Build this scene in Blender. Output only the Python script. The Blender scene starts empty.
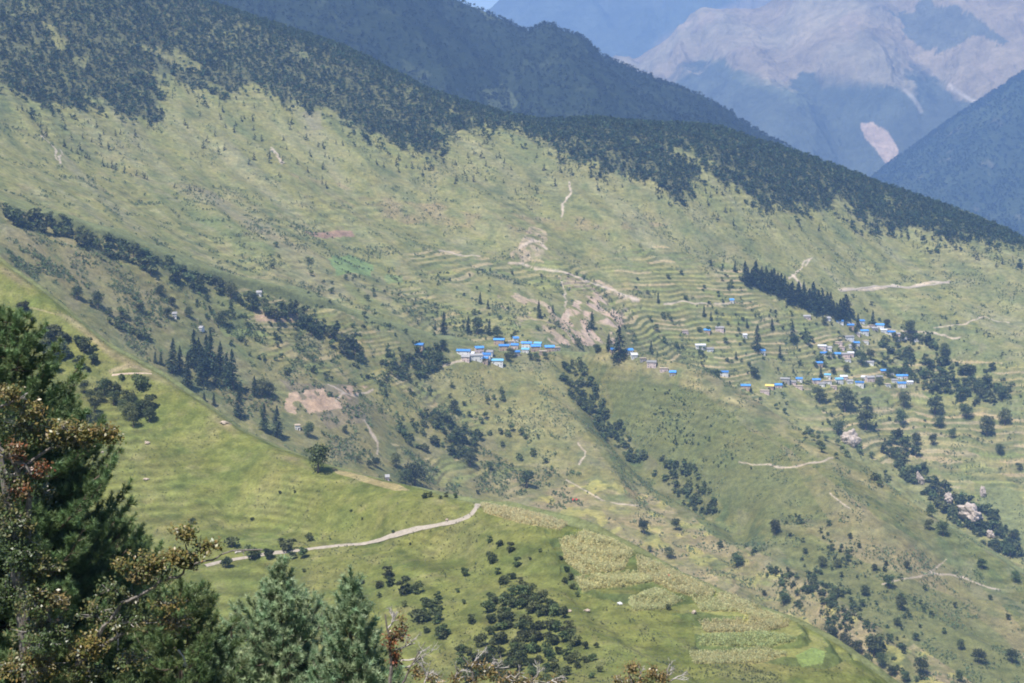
import bpy, math, random
import numpy as np
from mathutils import Vector

rng = np.random.default_rng(7)
random.seed(7)
F = 1911.0          # focal length in pixels of the 1024 wide frame
CX, HZ = 512.0, 90.0  # principal column, horizon row
C = bpy.context.scene.collection

# ------------------------------------------------------------------ noise
def _h(ix, iy, seed):
    n = (ix.astype(np.int64) * 374761393 + iy.astype(np.int64) * 668265263 + seed * 1442695041) & 0x7fffffff
    n = ((n ^ (n >> 13)) * 1274126177) & 0x7fffffff
    return (n ^ (n >> 16)) & 0xffff
_pr = np.random.default_rng(99).permutation(256).astype(np.int32); _PT = np.concatenate([_pr, _pr])
_ga = np.arange(256)*(2*math.pi/256); _GX = np.cos(_ga).astype(np.float32); _GY = np.sin(_ga).astype(np.float32)
def perlin(x, y, seed=0):
    x = x+seed*13.37; y = y+seed*7.91
    x0 = np.floor(x); y0 = np.floor(y); fx = (x-x0).astype(np.float32); fy = (y-y0).astype(np.float32)
    ix = x0.astype(np.int32) & 255; iy = (y0.astype(np.int32)+seed*29) & 255
    u = fx*fx*fx*(fx*(fx*6-15)+10); v = fy*fy*fy*(fy*(fy*6-15)+10)
    p0 = _PT[ix]; p1 = _PT[(ix+1) & 255]; iy1 = (iy+1) & 255
    def g(p, q, dx, dy):
        h = _PT[p+q]; return _GX[h]*(fx-dx)+_GY[h]*(fy-dy)
    a = g(p0, iy, 0, 0); b = g(p1, iy, 1, 0); c = g(p0, iy1, 0, 1); d = g(p1, iy1, 1, 1)
    a = a+u*(b-a); c = c+u*(d-c)
    return (a+v*(c-a))*1.5
def fbm(x, y, sc, octv=4, seed=0, gain=.5):
    s = 0; a = 1.0; t = 0
    for k in range(octv):
        s = s + a*perlin(x/sc, y/sc, seed+k*17); t += a; a *= gain; sc *= .5
    return s/t
def ridged(x, y, sc, octv=3, seed=0):
    s = 0; a = 1.0; t = 0
    for k in range(octv):
        s = s + a*(1-2*np.abs(perlin(x/sc, y/sc, seed+k*31))); t += a; a *= .5; sc *= .5
    return s/t
def cellrand(ix, iy, seed): return _h(ix, iy, seed)/65535.0
def sstep(a, b, x):
    t = np.clip((x-a)/(b-a), 0, 1); return t*t*(3-2*t)

# ------------------------------------------------------------------ scene objects
def add_attr(me, name, col):
    a = me.color_attributes.new(name=name, type='FLOAT_COLOR', domain='POINT')
    c = np.ones((len(me.vertices), 4), np.float32); c[:, :3] = col
    a.data.foreach_set('color', c.ravel())
def tri_mesh(name, V, T, mats, col=None, midx=None, smooth=False, parent=None, link=True, n=3):
    me = bpy.data.meshes.new(name)
    V = np.ascontiguousarray(V, np.float32); T = np.ascontiguousarray(T, np.int32)
    me.vertices.add(len(V)); me.vertices.foreach_set('co', V.ravel())
    me.loops.add(T.size); me.loops.foreach_set('vertex_index', T.ravel())
    me.polygons.add(len(T)); me.polygons.foreach_set('loop_start', np.arange(0, T.size, n, dtype=np.int32))
    for m in mats: me.materials.append(m)
    if midx is not None: me.polygons.foreach_set('material_index', np.ascontiguousarray(midx, np.int32))
    me.polygons.foreach_set('use_smooth', np.full(len(T), smooth))
    me.update(calc_edges=True)
    if col is not None: add_attr(me, 'col', col)
    o = bpy.data.objects.new(name, me)
    if link: C.objects.link(o)
    if parent is not None: o.parent = parent
    return o
def tag(o, label=None, cat=None, group=None, kind=None):
    if label: o['label'] = label
    if cat: o['category'] = cat
    if group: o['group'] = group
    if kind: o['kind'] = kind
    return o
def empty(name, loc, rz=0):
    o = bpy.data.objects.new(name, None); C.objects.link(o); o.location = loc; o.rotation_euler = (0, 0, rz); return o

# ------------------------------------------------------------------ materials
def new_mat(name):
    m = bpy.data.materials.new(name); m.use_nodes = True; nt = m.node_tree; nt.nodes.clear()
    out = nt.nodes.new('ShaderNodeOutputMaterial'); b = nt.nodes.new('ShaderNodeBsdfPrincipled')
    nt.links.new(b.outputs[0], out.inputs[0]); b.inputs['Roughness'].default_value = .9
    b.inputs['Specular IOR Level'].default_value = .15
    return m, nt, b
def noise_fac(nt, scale, detail=4, rough=.6, lo=.3, hi=.7, a=0., b=1., obj=True):
    tc = nt.nodes.new('ShaderNodeTexCoord'); n = nt.nodes.new('ShaderNodeTexNoise')
    n.inputs['Scale'].default_value = scale; n.inputs['Detail'].default_value = detail; n.inputs['Roughness'].default_value = rough
    nt.links.new(tc.outputs['Object'], n.inputs['Vector'])
    r = nt.nodes.new('ShaderNodeMapRange'); r.inputs[1].default_value = lo; r.inputs[2].default_value = hi
    r.inputs[3].default_value = a; r.inputs[4].default_value = b
    nt.links.new(n.outputs[0], r.inputs[0]); return r.outputs[0], n.outputs[0]
def mul(nt, colsock, facsock, fac=1.0):
    m = nt.nodes.new('ShaderNodeMix'); m.data_type = 'RGBA'; m.blend_type = 'MULTIPLY'; m.inputs[0].default_value = fac
    nt.links.new(colsock, m.inputs[6]); nt.links.new(facsock, m.inputs[7]); return m.outputs[2]
def ground_mat(name, scales=((.9, .75, 1.25), (.2, .68, 1.32), (.03, .85, 1.15)), bump=.5, bscale=.5, bdist=.6, hue=.5):
    m, nt, b = new_mat(name)
    at = nt.nodes.new('ShaderNodeAttribute'); at.attribute_name = 'col'; c = at.outputs['Color']
    for s, lo, hi in scales:
        f, _ = noise_fac(nt, s, 5, .65, .3, .7, lo, hi); c = mul(nt, c, f)
    f, _ = noise_fac(nt, .05, 6, .7, .4, .65)
    mx = nt.nodes.new('ShaderNodeMix'); mx.data_type = 'RGBA'; mx.blend_type = 'MULTIPLY'
    mf = nt.nodes.new('ShaderNodeMath'); mf.operation = 'MULTIPLY'; mf.inputs[1].default_value = hue
    nt.links.new(f, mf.inputs[0]); nt.links.new(mf.outputs[0], mx.inputs[0]); nt.links.new(c, mx.inputs[6])
    mx.inputs[7].default_value = (1.12, .97, .8, 1); c = mx.outputs[2]
    nt.links.new(c, b.inputs['Base Color'])
    _, raw = noise_fac(nt, bscale, 6, .65)
    bp = nt.nodes.new('ShaderNodeBump'); bp.inputs['Strength'].default_value = bump; bp.inputs['Distance'].default_value = bdist
    nt.links.new(raw, bp.inputs['Height']); nt.links.new(bp.outputs[0], b.inputs['Normal'])
    b.inputs['Roughness'].default_value = .95; b.inputs['Specular IOR Level'].default_value = .05
    return m
def leaf_mat(name, col, var=.35, hue=.04, trans=.25, attr=False, rough=.6, spec=.25):
    m, nt, b = new_mat(name)
    oi = nt.nodes.new('ShaderNodeObjectInfo')
    hs = nt.nodes.new('ShaderNodeHueSaturation')
    r1 = nt.nodes.new('ShaderNodeMapRange'); r1.inputs[3].default_value = 1-var; r1.inputs[4].default_value = 1+var
    r2 = nt.nodes.new('ShaderNodeMapRange'); r2.inputs[3].default_value = .5-hue; r2.inputs[4].default_value = .5+hue
    nt.links.new(oi.outputs['Random'], r1.inputs[0])
    ml = nt.nodes.new('ShaderNodeMath'); ml.operation = 'FRACT'; m2 = nt.nodes.new('ShaderNodeMath'); m2.operation = 'MULTIPLY'; m2.inputs[1].default_value = 7.31
    nt.links.new(oi.outputs['Random'], m2.inputs[0]); nt.links.new(m2.outputs[0], ml.inputs[0]); nt.links.new(ml.outputs[0], r2.inputs[0])
    nt.links.new(r1.outputs[0], hs.inputs['Value']); nt.links.new(r2.outputs[0], hs.inputs['Hue'])
    hs.inputs['Color'].default_value = (*col, 1)
    at = nt.nodes.new('ShaderNodeAttribute'); at.attribute_name = 'col'
    if attr: nt.links.new(at.outputs['Color'], hs.inputs['Color']); c = hs.outputs[0]
    else: c = mul(nt, hs.outputs[0], at.outputs['Color'])
    nt.links.new(c, b.inputs['Base Color']); b.inputs['Roughness'].default_value = rough; b.inputs['Specular IOR Level'].default_value = spec
    if trans:
        tr = nt.nodes.new('ShaderNodeBsdfTranslucent'); nt.links.new(c, tr.inputs[0])
        mx = nt.nodes.new('ShaderNodeMixShader'); mx.inputs[0].default_value = trans
        nt.links.new(b.outputs[0], mx.inputs[1]); nt.links.new(tr.outputs[0], mx.inputs[2])
        nt.links.new(mx.outputs[0], nt.nodes['Material Output'].inputs[0])
    return m
def flat_mat(name, col, scale=2., lo=.75, hi=1.2, rough=.85, spec=.2, metal=0, rand=0):
    m, nt, b = new_mat(name)
    rgb = nt.nodes.new('ShaderNodeRGB'); rgb.outputs[0].default_value = (*col, 1)
    f, raw = noise_fac(nt, scale, 5, .65, .3, .7, lo, hi); c = mul(nt, rgb.outputs[0], f)
    if rand:
        oi = nt.nodes.new('ShaderNodeObjectInfo'); r1 = nt.nodes.new('ShaderNodeMapRange'); r1.inputs[3].default_value = 1-rand; r1.inputs[4].default_value = 1+rand
        nt.links.new(oi.outputs['Random'], r1.inputs[0]); c = mul(nt, c, r1.outputs[0])
    nt.links.new(c, b.inputs['Base Color']); b.inputs['Roughness'].default_value = rough; b.inputs['Specular IOR Level'].default_value = spec; b.inputs['Metallic'].default_value = metal
    bp = nt.nodes.new('ShaderNodeBump'); bp.inputs['Strength'].default_value = .3; bp.inputs['Distance'].default_value = .05
    nt.links.new(raw, bp.inputs['Height']); nt.links.new(bp.outputs[0], b.inputs['Normal'])
    return m

M_hill = ground_mat('hillside_ground', bump=.8, bdist=.8)
M_mtn = ground_mat('mountain_ground', scales=((.05, .7, 1.3), (.01, .8, 1.2), (.003, .85, 1.15)), bump=1., bscale=.03, bdist=14., hue=.3)
M_far = ground_mat('far_mountain_ground', scales=((.02, .8, 1.2), (.004, .8, 1.2), (.001, .85, 1.15)), bump=1., bscale=.012, bdist=40., hue=.3)
M_conif = leaf_mat('conifer_needles', (.048, .072, .034), .25, .02, .15)
M_broad = leaf_mat('broad_leaves', (.08, .1, .036), .45, .035, .2)
M_scrub = leaf_mat('scrub_leaves', (.1, .125, .06), .3, .03, .2)
M_pine = leaf_mat('pine_needles', (.25, .34, .19), .08, .01, .2, rough=.45, spec=.4)
M_pine2 = leaf_mat('dark_pine_needles', (.13, .19, .075), .08, .01, .2, rough=.5, spec=.35)
M_leafcol = leaf_mat('oak_leaves', (1, 1, 1), .03, .005, .2, attr=True, rough=.4, spec=.5)
M_bark = flat_mat('bark', (.13, .1, .08), 6, .6, 1.3)
M_dead = flat_mat('dead_grey_wood', (.38, .35, .33), 9, .7, 1.2)
M_limb = flat_mat('lichened_grey_bark', (.17, .15, .135), 12, .5, 1.4)
M_maize = leaf_mat('ripe_maize', (1, 1, 1), 0, 0, .25, attr=True)

# ------------------------------------------------------------------ terrain loft
cols = np.concatenate([np.arange(-320, 0, 5.), np.arange(0, 1024, 1.), np.arange(1024, 1344, 5.)])
NC = len(cols)
def L(pts, sm=9):
    p = np.array(pts, float); v = np.interp(cols, p[:, 0], p[:, 1])
    if sm:
        fine = np.interp(np.arange(-340, 1365), p[:, 0], p[:, 1]); k = np.hanning(sm+2)[1:-1]; k /= k.sum()
        fine = np.convolve(np.pad(fine, sm//2, mode='edge'), k, 'valid'); v = np.interp(cols, np.arange(-340, -340+len(fine)), fine)
    return v
def z_of(py, Y): return (HZ-py)/F*Y
def loft(nodes, counts):
    """nodes: list of (Y[NC], Z[NC], amp); counts rows per segment -> Y, Z, A, row->segment"""
    Yn = np.array([n[0] for n in nodes]); Zn = np.array([n[1] for n in nodes]); An = np.array([n[2]+0*n[0] for n in nodes])
    for i in range(1, len(Yn)): Yn[i] = np.maximum(Yn[i], Yn[i-1]+5)
    h = np.diff(Yn, axis=0); d = np.diff(Zn, axis=0)/h
    m = np.zeros_like(Zn); m[0] = d[0]; m[-1] = d[-1]
    same = (d[1:]*d[:-1]) > 0; w1 = 2*h[1:]+h[:-1]; w2 = h[1:]+2*h[:-1]
    with np.errstate(all='ignore'):
        hm = (w1+w2)/(w1/d[:-1]+w2/d[1:])
    m[1:-1] = np.where(same, hm, 0)
    Ys, Zs, As, seg = [], [], [], []
    for i, n in enumerate(counts):
        for j in range(n + (1 if i == len(counts)-1 else 0)):
            t = j/n; hh = h[i]
            Ys.append(Yn[i]+t*hh)
            Zs.append((2*t**3-3*t**2+1)*Zn[i]+(t**3-2*t**2+t)*hh*m[i]+(-2*t**3+3*t**2)*Zn[i+1]+(t**3-t**2)*hh*m[i+1])
            a0, a1 = An[i], An[i+1]; peak = 1.0
            e = a0+(peak-a0)*min(1, t*5) if t < .5 else a1+(peak-a1)*min(1, (1-t)*5)
            As.append(np.minimum(e, np.maximum(1, np.maximum(a0, a1)))); seg.append(i)
    return np.array(Ys), np.array(Zs), np.array(As), np.array(seg)
def pip(px, py, poly):
    poly = np.array(poly, float); x0, y0 = poly.min(0); x1, y1 = poly.max(0)
    out = np.zeros(px.shape, bool); bb = (px >= x0) & (px <= x1) & (py >= y0) & (py <= y1)
    if not bb.any(): return out
    x = px[bb]; y = py[bb]; r = np.zeros(len(x), bool); n = len(poly)
    for i in range(n):
        xa, ya = poly[i]; xb, yb = poly[(i+1) % n]
        c = ((ya > y) != (yb > y))
        with np.errstate(all='ignore'): r ^= c & (x < (xb-xa)*(y-ya)/(yb-ya+1e-12)+xa)
    out[bb] = r; return out
def dline(px, py, pl):
    """distance in pixels to a polyline, and the running fraction"""
    best = np.full(px.shape, 1e9)
    pl = np.array(pl, float)
    m = (px > pl[:, 0].min()-60) & (px < pl[:, 0].max()+60) & (py > pl[:, 1].min()-60) & (py < pl[:, 1].max()+60)
    x = px[m]; y = py[m]; b = np.full(x.shape, 1e9)
    for (ax, ay), (bx, by) in zip(pl[:-1], pl[1:]):
        dx, dy = bx-ax, by-ay; t = np.clip(((x-ax)*dx+(y-ay)*dy)/(dx*dx+dy*dy+1e-9), 0, 1)
        b = np.minimum(b, np.hypot(x-ax-t*dx, y-ay-t*dy))
    best[m] = b; return best
def sheet(name, X, Y, Z, col, mat):
    nr, nc = Y.shape
    V = np.stack([X, Y, Z], -1).reshape(-1, 3)
    i = np.arange(nr*nc).reshape(nr, nc)
    Q = np.stack([i[:-1, :-1], i[:-1, 1:], i[1:, 1:], i[1:, :-1]], -1).reshape(-1, 4)
    o = tri_mesh(name, V, Q, [mat], col.reshape(-1, 3), smooth=True, n=4)
    return tag(o, kind='structure')

Bpy = L([(-340, 110), (-100, 215), (0, 262), (40, 290), (80, 322), (110, 348), (130, 358), (160, 375), (200, 402), (240, 430), (280, 449), (310, 460), (340, 471), (380, 481), (420, 491), (450, 498), (480, 505), (520, 512), (560, 523), (600, 536), (640, 553), (700, 583), (760, 608), (800, 624), (840, 646), (890, 684), (950, 725), (1024, 780), (1364, 1000)], 5)
BY = L([(-340, 1150), (0, 1000), (200, 900), (400, 800), (600, 720), (900, 620), (1364, 480)], 41)
def smooth(v, w):
    f = np.interp(np.arange(-320-w, 1344+w), cols, v); k = np.hanning(w*2+1); k /= k.sum(); f = np.convolve(f, k, 'same')
    return np.interp(cols, np.arange(-320-w, 1344+w), f)
BpyS = smooth(Bpy, 60); Bf = 60+BpyS+.5*np.sqrt((660-BpyS)**2+80**2)+.5*(660-BpyS); Bm = BpyS+70; BmY = BY-.8*70; BS = BpyS+170; BSY = BY-.8*150; BfY = BY-.8*(Bf-BpyS)-20
Cpy = L([(-340, 40), (0, 200), (100, 235), (200, 275), (300, 305), (400, 335), (440, 348), (500, 355), (560, 353), (600, 354), (640, 367), (690, 379), (740, 399), (800, 440), (830, 456), (870, 481), (920, 516), (980, 549), (1024, 576), (1364, 780)], 9)
CY = L([(-340, 1850), (0, 1750), (300, 1900), (500, 2000), (600, 2000), (690, 1950), (830, 1800), (1024, 1650), (1364, 1400)], 41)
Cf = Bpy+22; CfY = CY-1.8*(smooth(Cf-Cpy, 60)); CpyS = smooth(Cpy, 50); CmY = CY-1.6*45; Cm = CpyS+45
g = sstep(540, 620, cols)       # the gully behind the middle hill opens to the right
DfY = CY+L([(-340, 60), (540, 70), (600, 160), (690, 300), (830, 350), (1024, 330), (1364, 330)], 41)
Dfp = Cpy-5+g*22
dipY = (CY+DfY)/2; dipp = Cpy-2.5+g*45
Dmp = L([(-340, -60), (0, 120), (150, 190), (300, 230), (450, 268), (600, 280), (700, 268), (800, 285), (900, 300), (1024, 340), (1364, 470)], 61)
DmY = L([(-340, 2200), (0, 2200), (300, 2250), (500, 2300), (700, 2480), (900, 2600), (1024, 2450), (1364, 2200)], 61)
Drp = L([(-340, -240), (0, -100), (130, -38), (200, 4), (260, 22), (340, 49), (400, 79), (450, 99), (500, 116), (540, 124), (600, 122), (660, 126), (720, 130), (760, 143), (800, 156), (850, 174), (900, 192), (950, 209), (1000, 229), (1024, 242), (1100, 275), (1364, 400)], 7)
DrY = L([(-340, 3000), (0, 3000), (300, 3050), (600, 2900), (900, 3000), (1024, 2850), (1364, 2500)], 61)
one = np.ones(NC)
nodes = [(-60*one, 6*one, .1), (1*one, -1.7*one, .05), (8*one, -3.4*one, .1), (60*one, -30*one, .15), (130*one, -63*one, .3), (320*one, -150*one, .5),
         (BfY, z_of(Bf, BfY), 1), (BmY, z_of(Bm, BmY), .8), (BY, z_of(Bpy, BY), .12), (BY+28, z_of(Bpy+9, BY+28), .15), ((BY+CfY)/2, z_of(Bpy+45, (BY+CfY)/2), .6), (CfY, z_of(Cf, CfY), .6), (CmY, z_of(Cm, CmY), .8),
         (CY, z_of(Cpy, CY), .25), (CY+(dipY-CY)*.3, z_of(Cpy*.6+dipp*.4, CY+(dipY-CY)*.3), .3), (dipY, z_of(dipp, dipY), .5), (DfY, z_of(Dfp, DfY), .5), (DmY, z_of(Dmp, DmY), 1), (DrY, z_of(Drp, DrY), .25),
         (DrY+350, z_of(Drp+60, DrY+350), 1), (DrY+900, -700*one, 1)]
counts = [6, 6, 20, 20, 20, 30, 240, 70, 10, 20, 16, 250, 60, 8, 12, 16, 240, 260, 16, 6]
Y, Z, A, SEG = loft(nodes, counts)
X = (cols-CX)/F*np.where(Y < 60, 60+0*Y, Y)
SEGM = SEG[:, None]+0*Y.astype(int)
mB = (SEGM == 6) | (SEGM == 7); mC = (SEGM >= 10) & (SEGM <= 12); mD = (SEGM >= 16) & (SEGM <= 17)
PXg = cols[None, :]+0*Y
PYn = HZ-F*Z/np.maximum(Y, 1)      # before displacement
# relief: broad folds, gullies running down-slope, small bumps
u = .6*X-.8*Y; v = .8*X+.6*Y
wx = X+30*fbm(X, Y, 220, 2, 5); wy = Y+30*fbm(X, Y, 220, 2, 9)
far = sstep(1100, 1500, Y); vis = sstep(300, 520, Y)
D = 9*ridged(.45*wx-.2*wy, .8*wx+.9*wy, 210, 3, 3)*far
D += 13*fbm(wx, wy, 420, 3, 21)*far
D += 3.0*ridged(u*.3, v, 70, 2, 41)*far
D += (2.2*fbm(X, Y, 90, 3, 51)+.5*fbm(X, Y, 16, 2, 57))*vis
D += .35*fbm(X, Y, 7, 2, 61)*vis*(1-far)
D += 3.5*ridged(.3*u, v, 90, 2, 71)*vis*(1-far)
Z = Z+D*A
# creases (valleys < 0, ribs > 0): polyline, half width px, metres, segment mask
for pl, w, dep, ms in [
    ([(578, 366), (597, 388), (622, 425), (655, 462), (712, 500), (740, 520)], 20, -26, mC), ([(600, 358), (690, 400), (770, 455), (840, 520), (900, 580)], 34, 16, mC),
    ([(480, 375), (540, 410), (590, 450), (610, 480)], 16, 7, mC), ([(425, 380), (470, 430), (520, 470), (560, 500)], 18, -8, mC),
    ([(300, 330), (360, 390), (400, 440), (440, 480)], 18, -6, mC), ([(700, 400), (760, 450), (840, 510), (930, 560), (1024, 620)], 22, 6, mC),
    ([(640, 500), (720, 556), (780, 600), (860, 650), (900, 683)], 14, -9, mC), ([(600, 500), (700, 545), (780, 585), (900, 670)], 14, 5, mC),
    ([(0, 212), (80, 235), (160, 262), (230, 288), (300, 312), (350, 345), (372, 370)], 12, -7, mC | mD),
    ([(0, 95), (120, 160), (230, 230), (330, 285), (400, 330)], 16, 8, mD), ([(150, 80), (270, 150), (400, 220), (520, 275), (600, 310)], 14, -7, mD),
    ([(280, 90), (420, 170), (520, 240), (590, 290), (620, 340)], 14, 6, mD), ([(660, 190), (700, 240), (760, 285), (850, 325)], 14, 6, mD),
    ([(420, 100), (520, 165), (620, 210), (720, 260)], 14, -6, mD), ([(720, 300), (760, 330), (800, 350)], 12, 5, mD),
    ([(870, 210), (930, 260), (1024, 330)], 20, -9, mD), ([(860, 340), (930, 360), (1000, 395), (1024, 400)], 20, -8, mD),
    ([(410, 515), (300, 500), (200, 470), (120, 440)], 26, 3, mB), ([(470, 560), (400, 545), (300, 530), (230, 520)], 16, -3, mB), ([(560, 540), (570, 580), (600, 620), (700, 683)], 12, -2.5, mB),
]:
    d = dline(PXg, PYn, pl); Z += np.where(ms, dep*np.exp(-(d/w)**2), 0)
# terraces: cultivated steps cut into the hillside
jx = PXg+6*fbm(X, Y, 60, 3, 81); jy = PYn+5*fbm(X, Y, 60, 3, 83)
TERR = [
    (5.0, mD, [(395, 255), (450, 250), (560, 268), (600, 262), (660, 250), (720, 262), (780, 310), (850, 340), (930, 345), (1024, 372), (1024, 520), (960, 505), (900, 470), (830, 450), (740, 400), (640, 368), (620, 320), (600, 300), (560, 290), (440, 290), (400, 290)], .9),
    (5.6, mD, [(800, 392), (850, 375), (930, 352), (1060, 370), (1060, 530), (960, 500), (900, 470), (850, 450)], .95),
    (4.5, mD | mC, [(330, 240), (400, 250), (440, 290), (560, 330), (540, 352), (440, 350), (340, 330), (200, 290), (230, 270)], .6),
    (4.0, mC, [(215, 300), (300, 300), (380, 340), (440, 372), (500, 400), (480, 440), (400, 400), (330, 395), (260, 380), (200, 340)], .6),
    (4.0, mC, [(390, 455), (470, 470), (560, 470), (640, 490), (720, 540), (800, 590), (900, 640), (960, 683), (880, 683), (760, 610), (600, 530), (430, 500)], .7),
    (3.5, mC, [(560, 355), (700, 385), (740, 405), (700, 400), (620, 372)], .5),
]
tmask = np.zeros_like(Z); tfrac = np.zeros_like(Z); tid = np.zeros_like(Z)
TN1 = fbm(X, Y, 160, 3, 93); TN2 = fbm(X, Y, 60, 2, 95); TN3 = fbm(X, Y, 130, 3, 97)
for h, ms, poly, st in TERR:
    mk = pip(jx, jy, poly) & ms
    th = -.26 if h == 5.0 else (-.7 if h == 5.6 else -.12); q = (Z+(11.0 if h < 5 else 9.)*TN1+4*TN2)/h; mk = mk & (TN3 > th)
    fl = np.floor(q); fr = q-fl
    Z = np.where(mk, Z+st*sstep(th, th+.3, TN3)*h*(fl+sstep(.6, .98, fr)-q)*.6, Z)
    tmask = np.where(mk, st*sstep(th, th+.25, TN3), tmask); tfrac = np.where(mk, fr, tfrac); tid = np.where(mk, fl, tid)
# field terraces on the near spur
BT = [(545, 535), (600, 538), (650, 556), (700, 583), (780, 616), (860, 660), (830, 676), (700, 670), (690, 630), (640, 612), (600, 600), (565, 580)]
mk = pip(PXg+8*fbm(X, Y, 25, 2, 101), PYn, BT) & mB
q = (Z+.9*fbm(X, Y, 30, 2, 103))/2.6; fl = np.floor(q); fr = q-fl
Z = np.where(mk, Z+2.6*(fl+sstep(.6, .95, fr)-q)*.9, Z); btm = mk; btf = fr; btid = fl
PY = HZ-F*Z/np.maximum(Y, 1)

def locate(px, py, seg=None):
    """first ground point that the ray through a pixel meets"""
    if seg in (9, 10, 11, 12): seg = 10
    ci = int(np.clip(np.searchsorted(cols, px), 1, NC-1)); a = (px-cols[ci-1])/(cols[ci]-cols[ci-1])
    col = PY[:, ci-1]*(1-a)+PY[:, ci]*a; s0 = 130 if seg is None else int(np.argmax(SEG >= seg))
    r = s0+int(np.argmax(col[s0:] <= py))
    if col[r] > py: r = len(col)-1
    y = Y[r, ci-1]*(1-a)+Y[r, ci]*a; z = Z[r, ci-1]*(1-a)+Z[r, ci]*a
    if r > s0:
        y0 = Y[r-1, ci-1]*(1-a)+Y[r-1, ci]*a; z0 = Z[r-1, ci-1]*(1-a)+Z[r-1, ci]*a
        c0 = col[r-1]; t = np.clip((c0-py)/(c0-col[r]+1e-6), 0, 1) if c0 > py else 1
        y = y0+(y-y0)*t; z = z0+(z-z0)*t
    return Vector(((px-CX)/F*y, float(y), float(z))), int(SEG[r])
def ground_z(x, y):
    px = CX+F*x/max(y, 60.); ci = int(np.clip(np.searchsorted(cols, px), 1, NC-1)); a = np.clip((px-cols[ci-1])/(cols[ci]-cols[ci-1]), 0, 1)
    return float(np.interp(y, Y[:, ci-1], Z[:, ci-1])*(1-a)+np.interp(y, Y[:, ci], Z[:, ci])*a)

# ------------------------------------------------------------------ ground cover colours (the ground's own colour, plus shade painted on the middle hill)
def c3(*c): return np.array(c, float)
G = np.zeros(Y.shape+(3,), np.float32); G[:] = c3(.15, .17, .075)
def blend(mask, col):
    ys = np.flatnonzero(mask.any(1))
    if not len(ys): return
    a, b = ys[0], ys[-1]+1
    m = np.clip(mask[a:b], 0, 1)[..., None]; G[a:b] += (np.array(col, np.float32)-G[a:b])*m
n1 = fbm(X, Y, 180, 4, 111); n2 = fbm(X, Y, 45, 4, 113); n3 = fbm(X, Y, 14, 3, 117); n4 = fbm(u*.22, v, 55, 4, 119)
n5 = fbm(X, Y, 600, 3, 121)
G[mB] = c3(.138, .152, .046); G[mC] = c3(.18, .17, .068); G[mD] = c3(.2, .2, .08)
blend(sstep(.05, .45, n4)*mD*.8, c3(.23, .225, .125)); blend(sstep(.1, .5, -n4)*mD*.7, c3(.12, .145, .065))
blend(sstep(.05, .4, n1)*mD*.35, c3(.2, .185, .10)); blend(sstep(.1, .5, -n2)*(mD | mC)*.6, c3(.085, .11, .05))
blend(sstep(.15, .5, n2)*(mD*.2+mC*.45), c3(.23, .2, .13))
blend(sstep(0, .4, n4)*mC*.5, c3(.19, .175, .11)); blend(sstep(.0, .35, -n1)*mC*.5, c3(.10, .13, .055))
blend(sstep(.0, .5, n2)*mB*.55, c3(.175, .17, .07)); blend(sstep(.05, .5, -n2)*mB*.5, c3(.085, .125, .035)); blend(sstep(.2, .5, n3)*mB*.4, c3(.2, .18, .09)); blend(sstep(.1, .45, -n3)*mB*.5, c3(.07, .10, .03))
n6 = fbm(X, Y, 26, 4, 401); n7 = fbm(X, Y, 9, 2, 403); upD = 1-.65*mD*sstep(3, -3, (PY-(130+.16*PXg))/20.); blend(sstep(.12, .3, n6+.3*n7+.15*n1)*(mC | mD)*.5*upD, c3(.075, .105, .045)); blend(sstep(.15, .35, -n6+.3*n7-.1*n2)*(mC | mD)*.33*upD, c3(.26, .225, .14)); ns_ = fbm(u*.12+20*n2, v, 26, 3, 409); blend(sstep(.05, .4, ns_)*mD*.4, c3(.23, .225, .115)); blend(sstep(.1, .4, -ns_)*mD*.35, c3(.13, .155, .06)); blend(sstep(.15, .4, n7+n6*.5)*mB*.4, c3(.08, .105, .028)); blend(sstep(.2, .4, -n7-n6*.5)*mB*.35, c3(.17, .165, .07))
sc = sstep(.05, .5, n3); blend(sc*.35*(mC | mD), c3(.075, .1, .045))
jx2 = PXg+7*fbm(X, Y, 50, 4, 131); jy2 = PY+5*fbm(X, Y, 50, 4, 133)
def region(poly, col, ms, a=1.0, nz=None, soft=None):
    m = pip(jx2, jy2, poly) & ms; blend(m*a*(1 if nz is None else sstep(*nz[1:], nz[0])), col)
n3s = fbm(X, Y, 40, 3, 141); SJX = PXg+5*n3s+1.5*n3; SJY = PY+5*fbm(X, Y, 40, 3, 143)
mx = np.ones(1)
def stripe(pl, w, col, ms, a=1.0, jit=1.5):
    if not mx.any(): return
    d = dline(SJX, SJY, pl); wv = w*(.75+.7*n3); blend((1-sstep(wv*.4, wv*1.25, d))*a*ms*sstep(-.75, -.3, n3), col)
BARE = c3(.46, .35, .27); PINK = c3(.38, .25, .19); PATH = c3(.5, .42, .34)
# reddish bare slopes of the middle hill, greener patches; the face's shade is painted in too
MH = pip(jx2, jy2, [(560, 352), (700, 380), (830, 456), (1060, 600), (1060, 720), (900, 700), (760, 590), (640, 500), (575, 420)]) & mC; G[MH] *= c3(.8, .86, .8)  # darkens the whole face, putting its shade into the ground colour
region([(690, 400), (760, 430), (830, 480), (900, 530), (1000, 600), (1060, 680), (940, 610), (860, 575), (780, 505)], c3(.23, .19, .11), mC, .6, (n1+n2*.5, -.5, .3))
region([(600, 380), (700, 390), (780, 450), (830, 520), (760, 520), (680, 480), (620, 430)], c3(.11, .125, .046), mC, .75)  # left face: darker green that also carries its painted shade
region([(760, 520), (860, 560), (960, 600), (1024, 660), (1024, 700), (930, 690), (820, 610)], c3(.122, .134, .052), mC, .7)
region([(740, 545), (800, 570), (880, 630), (960, 690), (900, 690), (820, 620)], c3(.24, .2, .13), mC, .6, (n2, -.3, .2))
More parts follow.
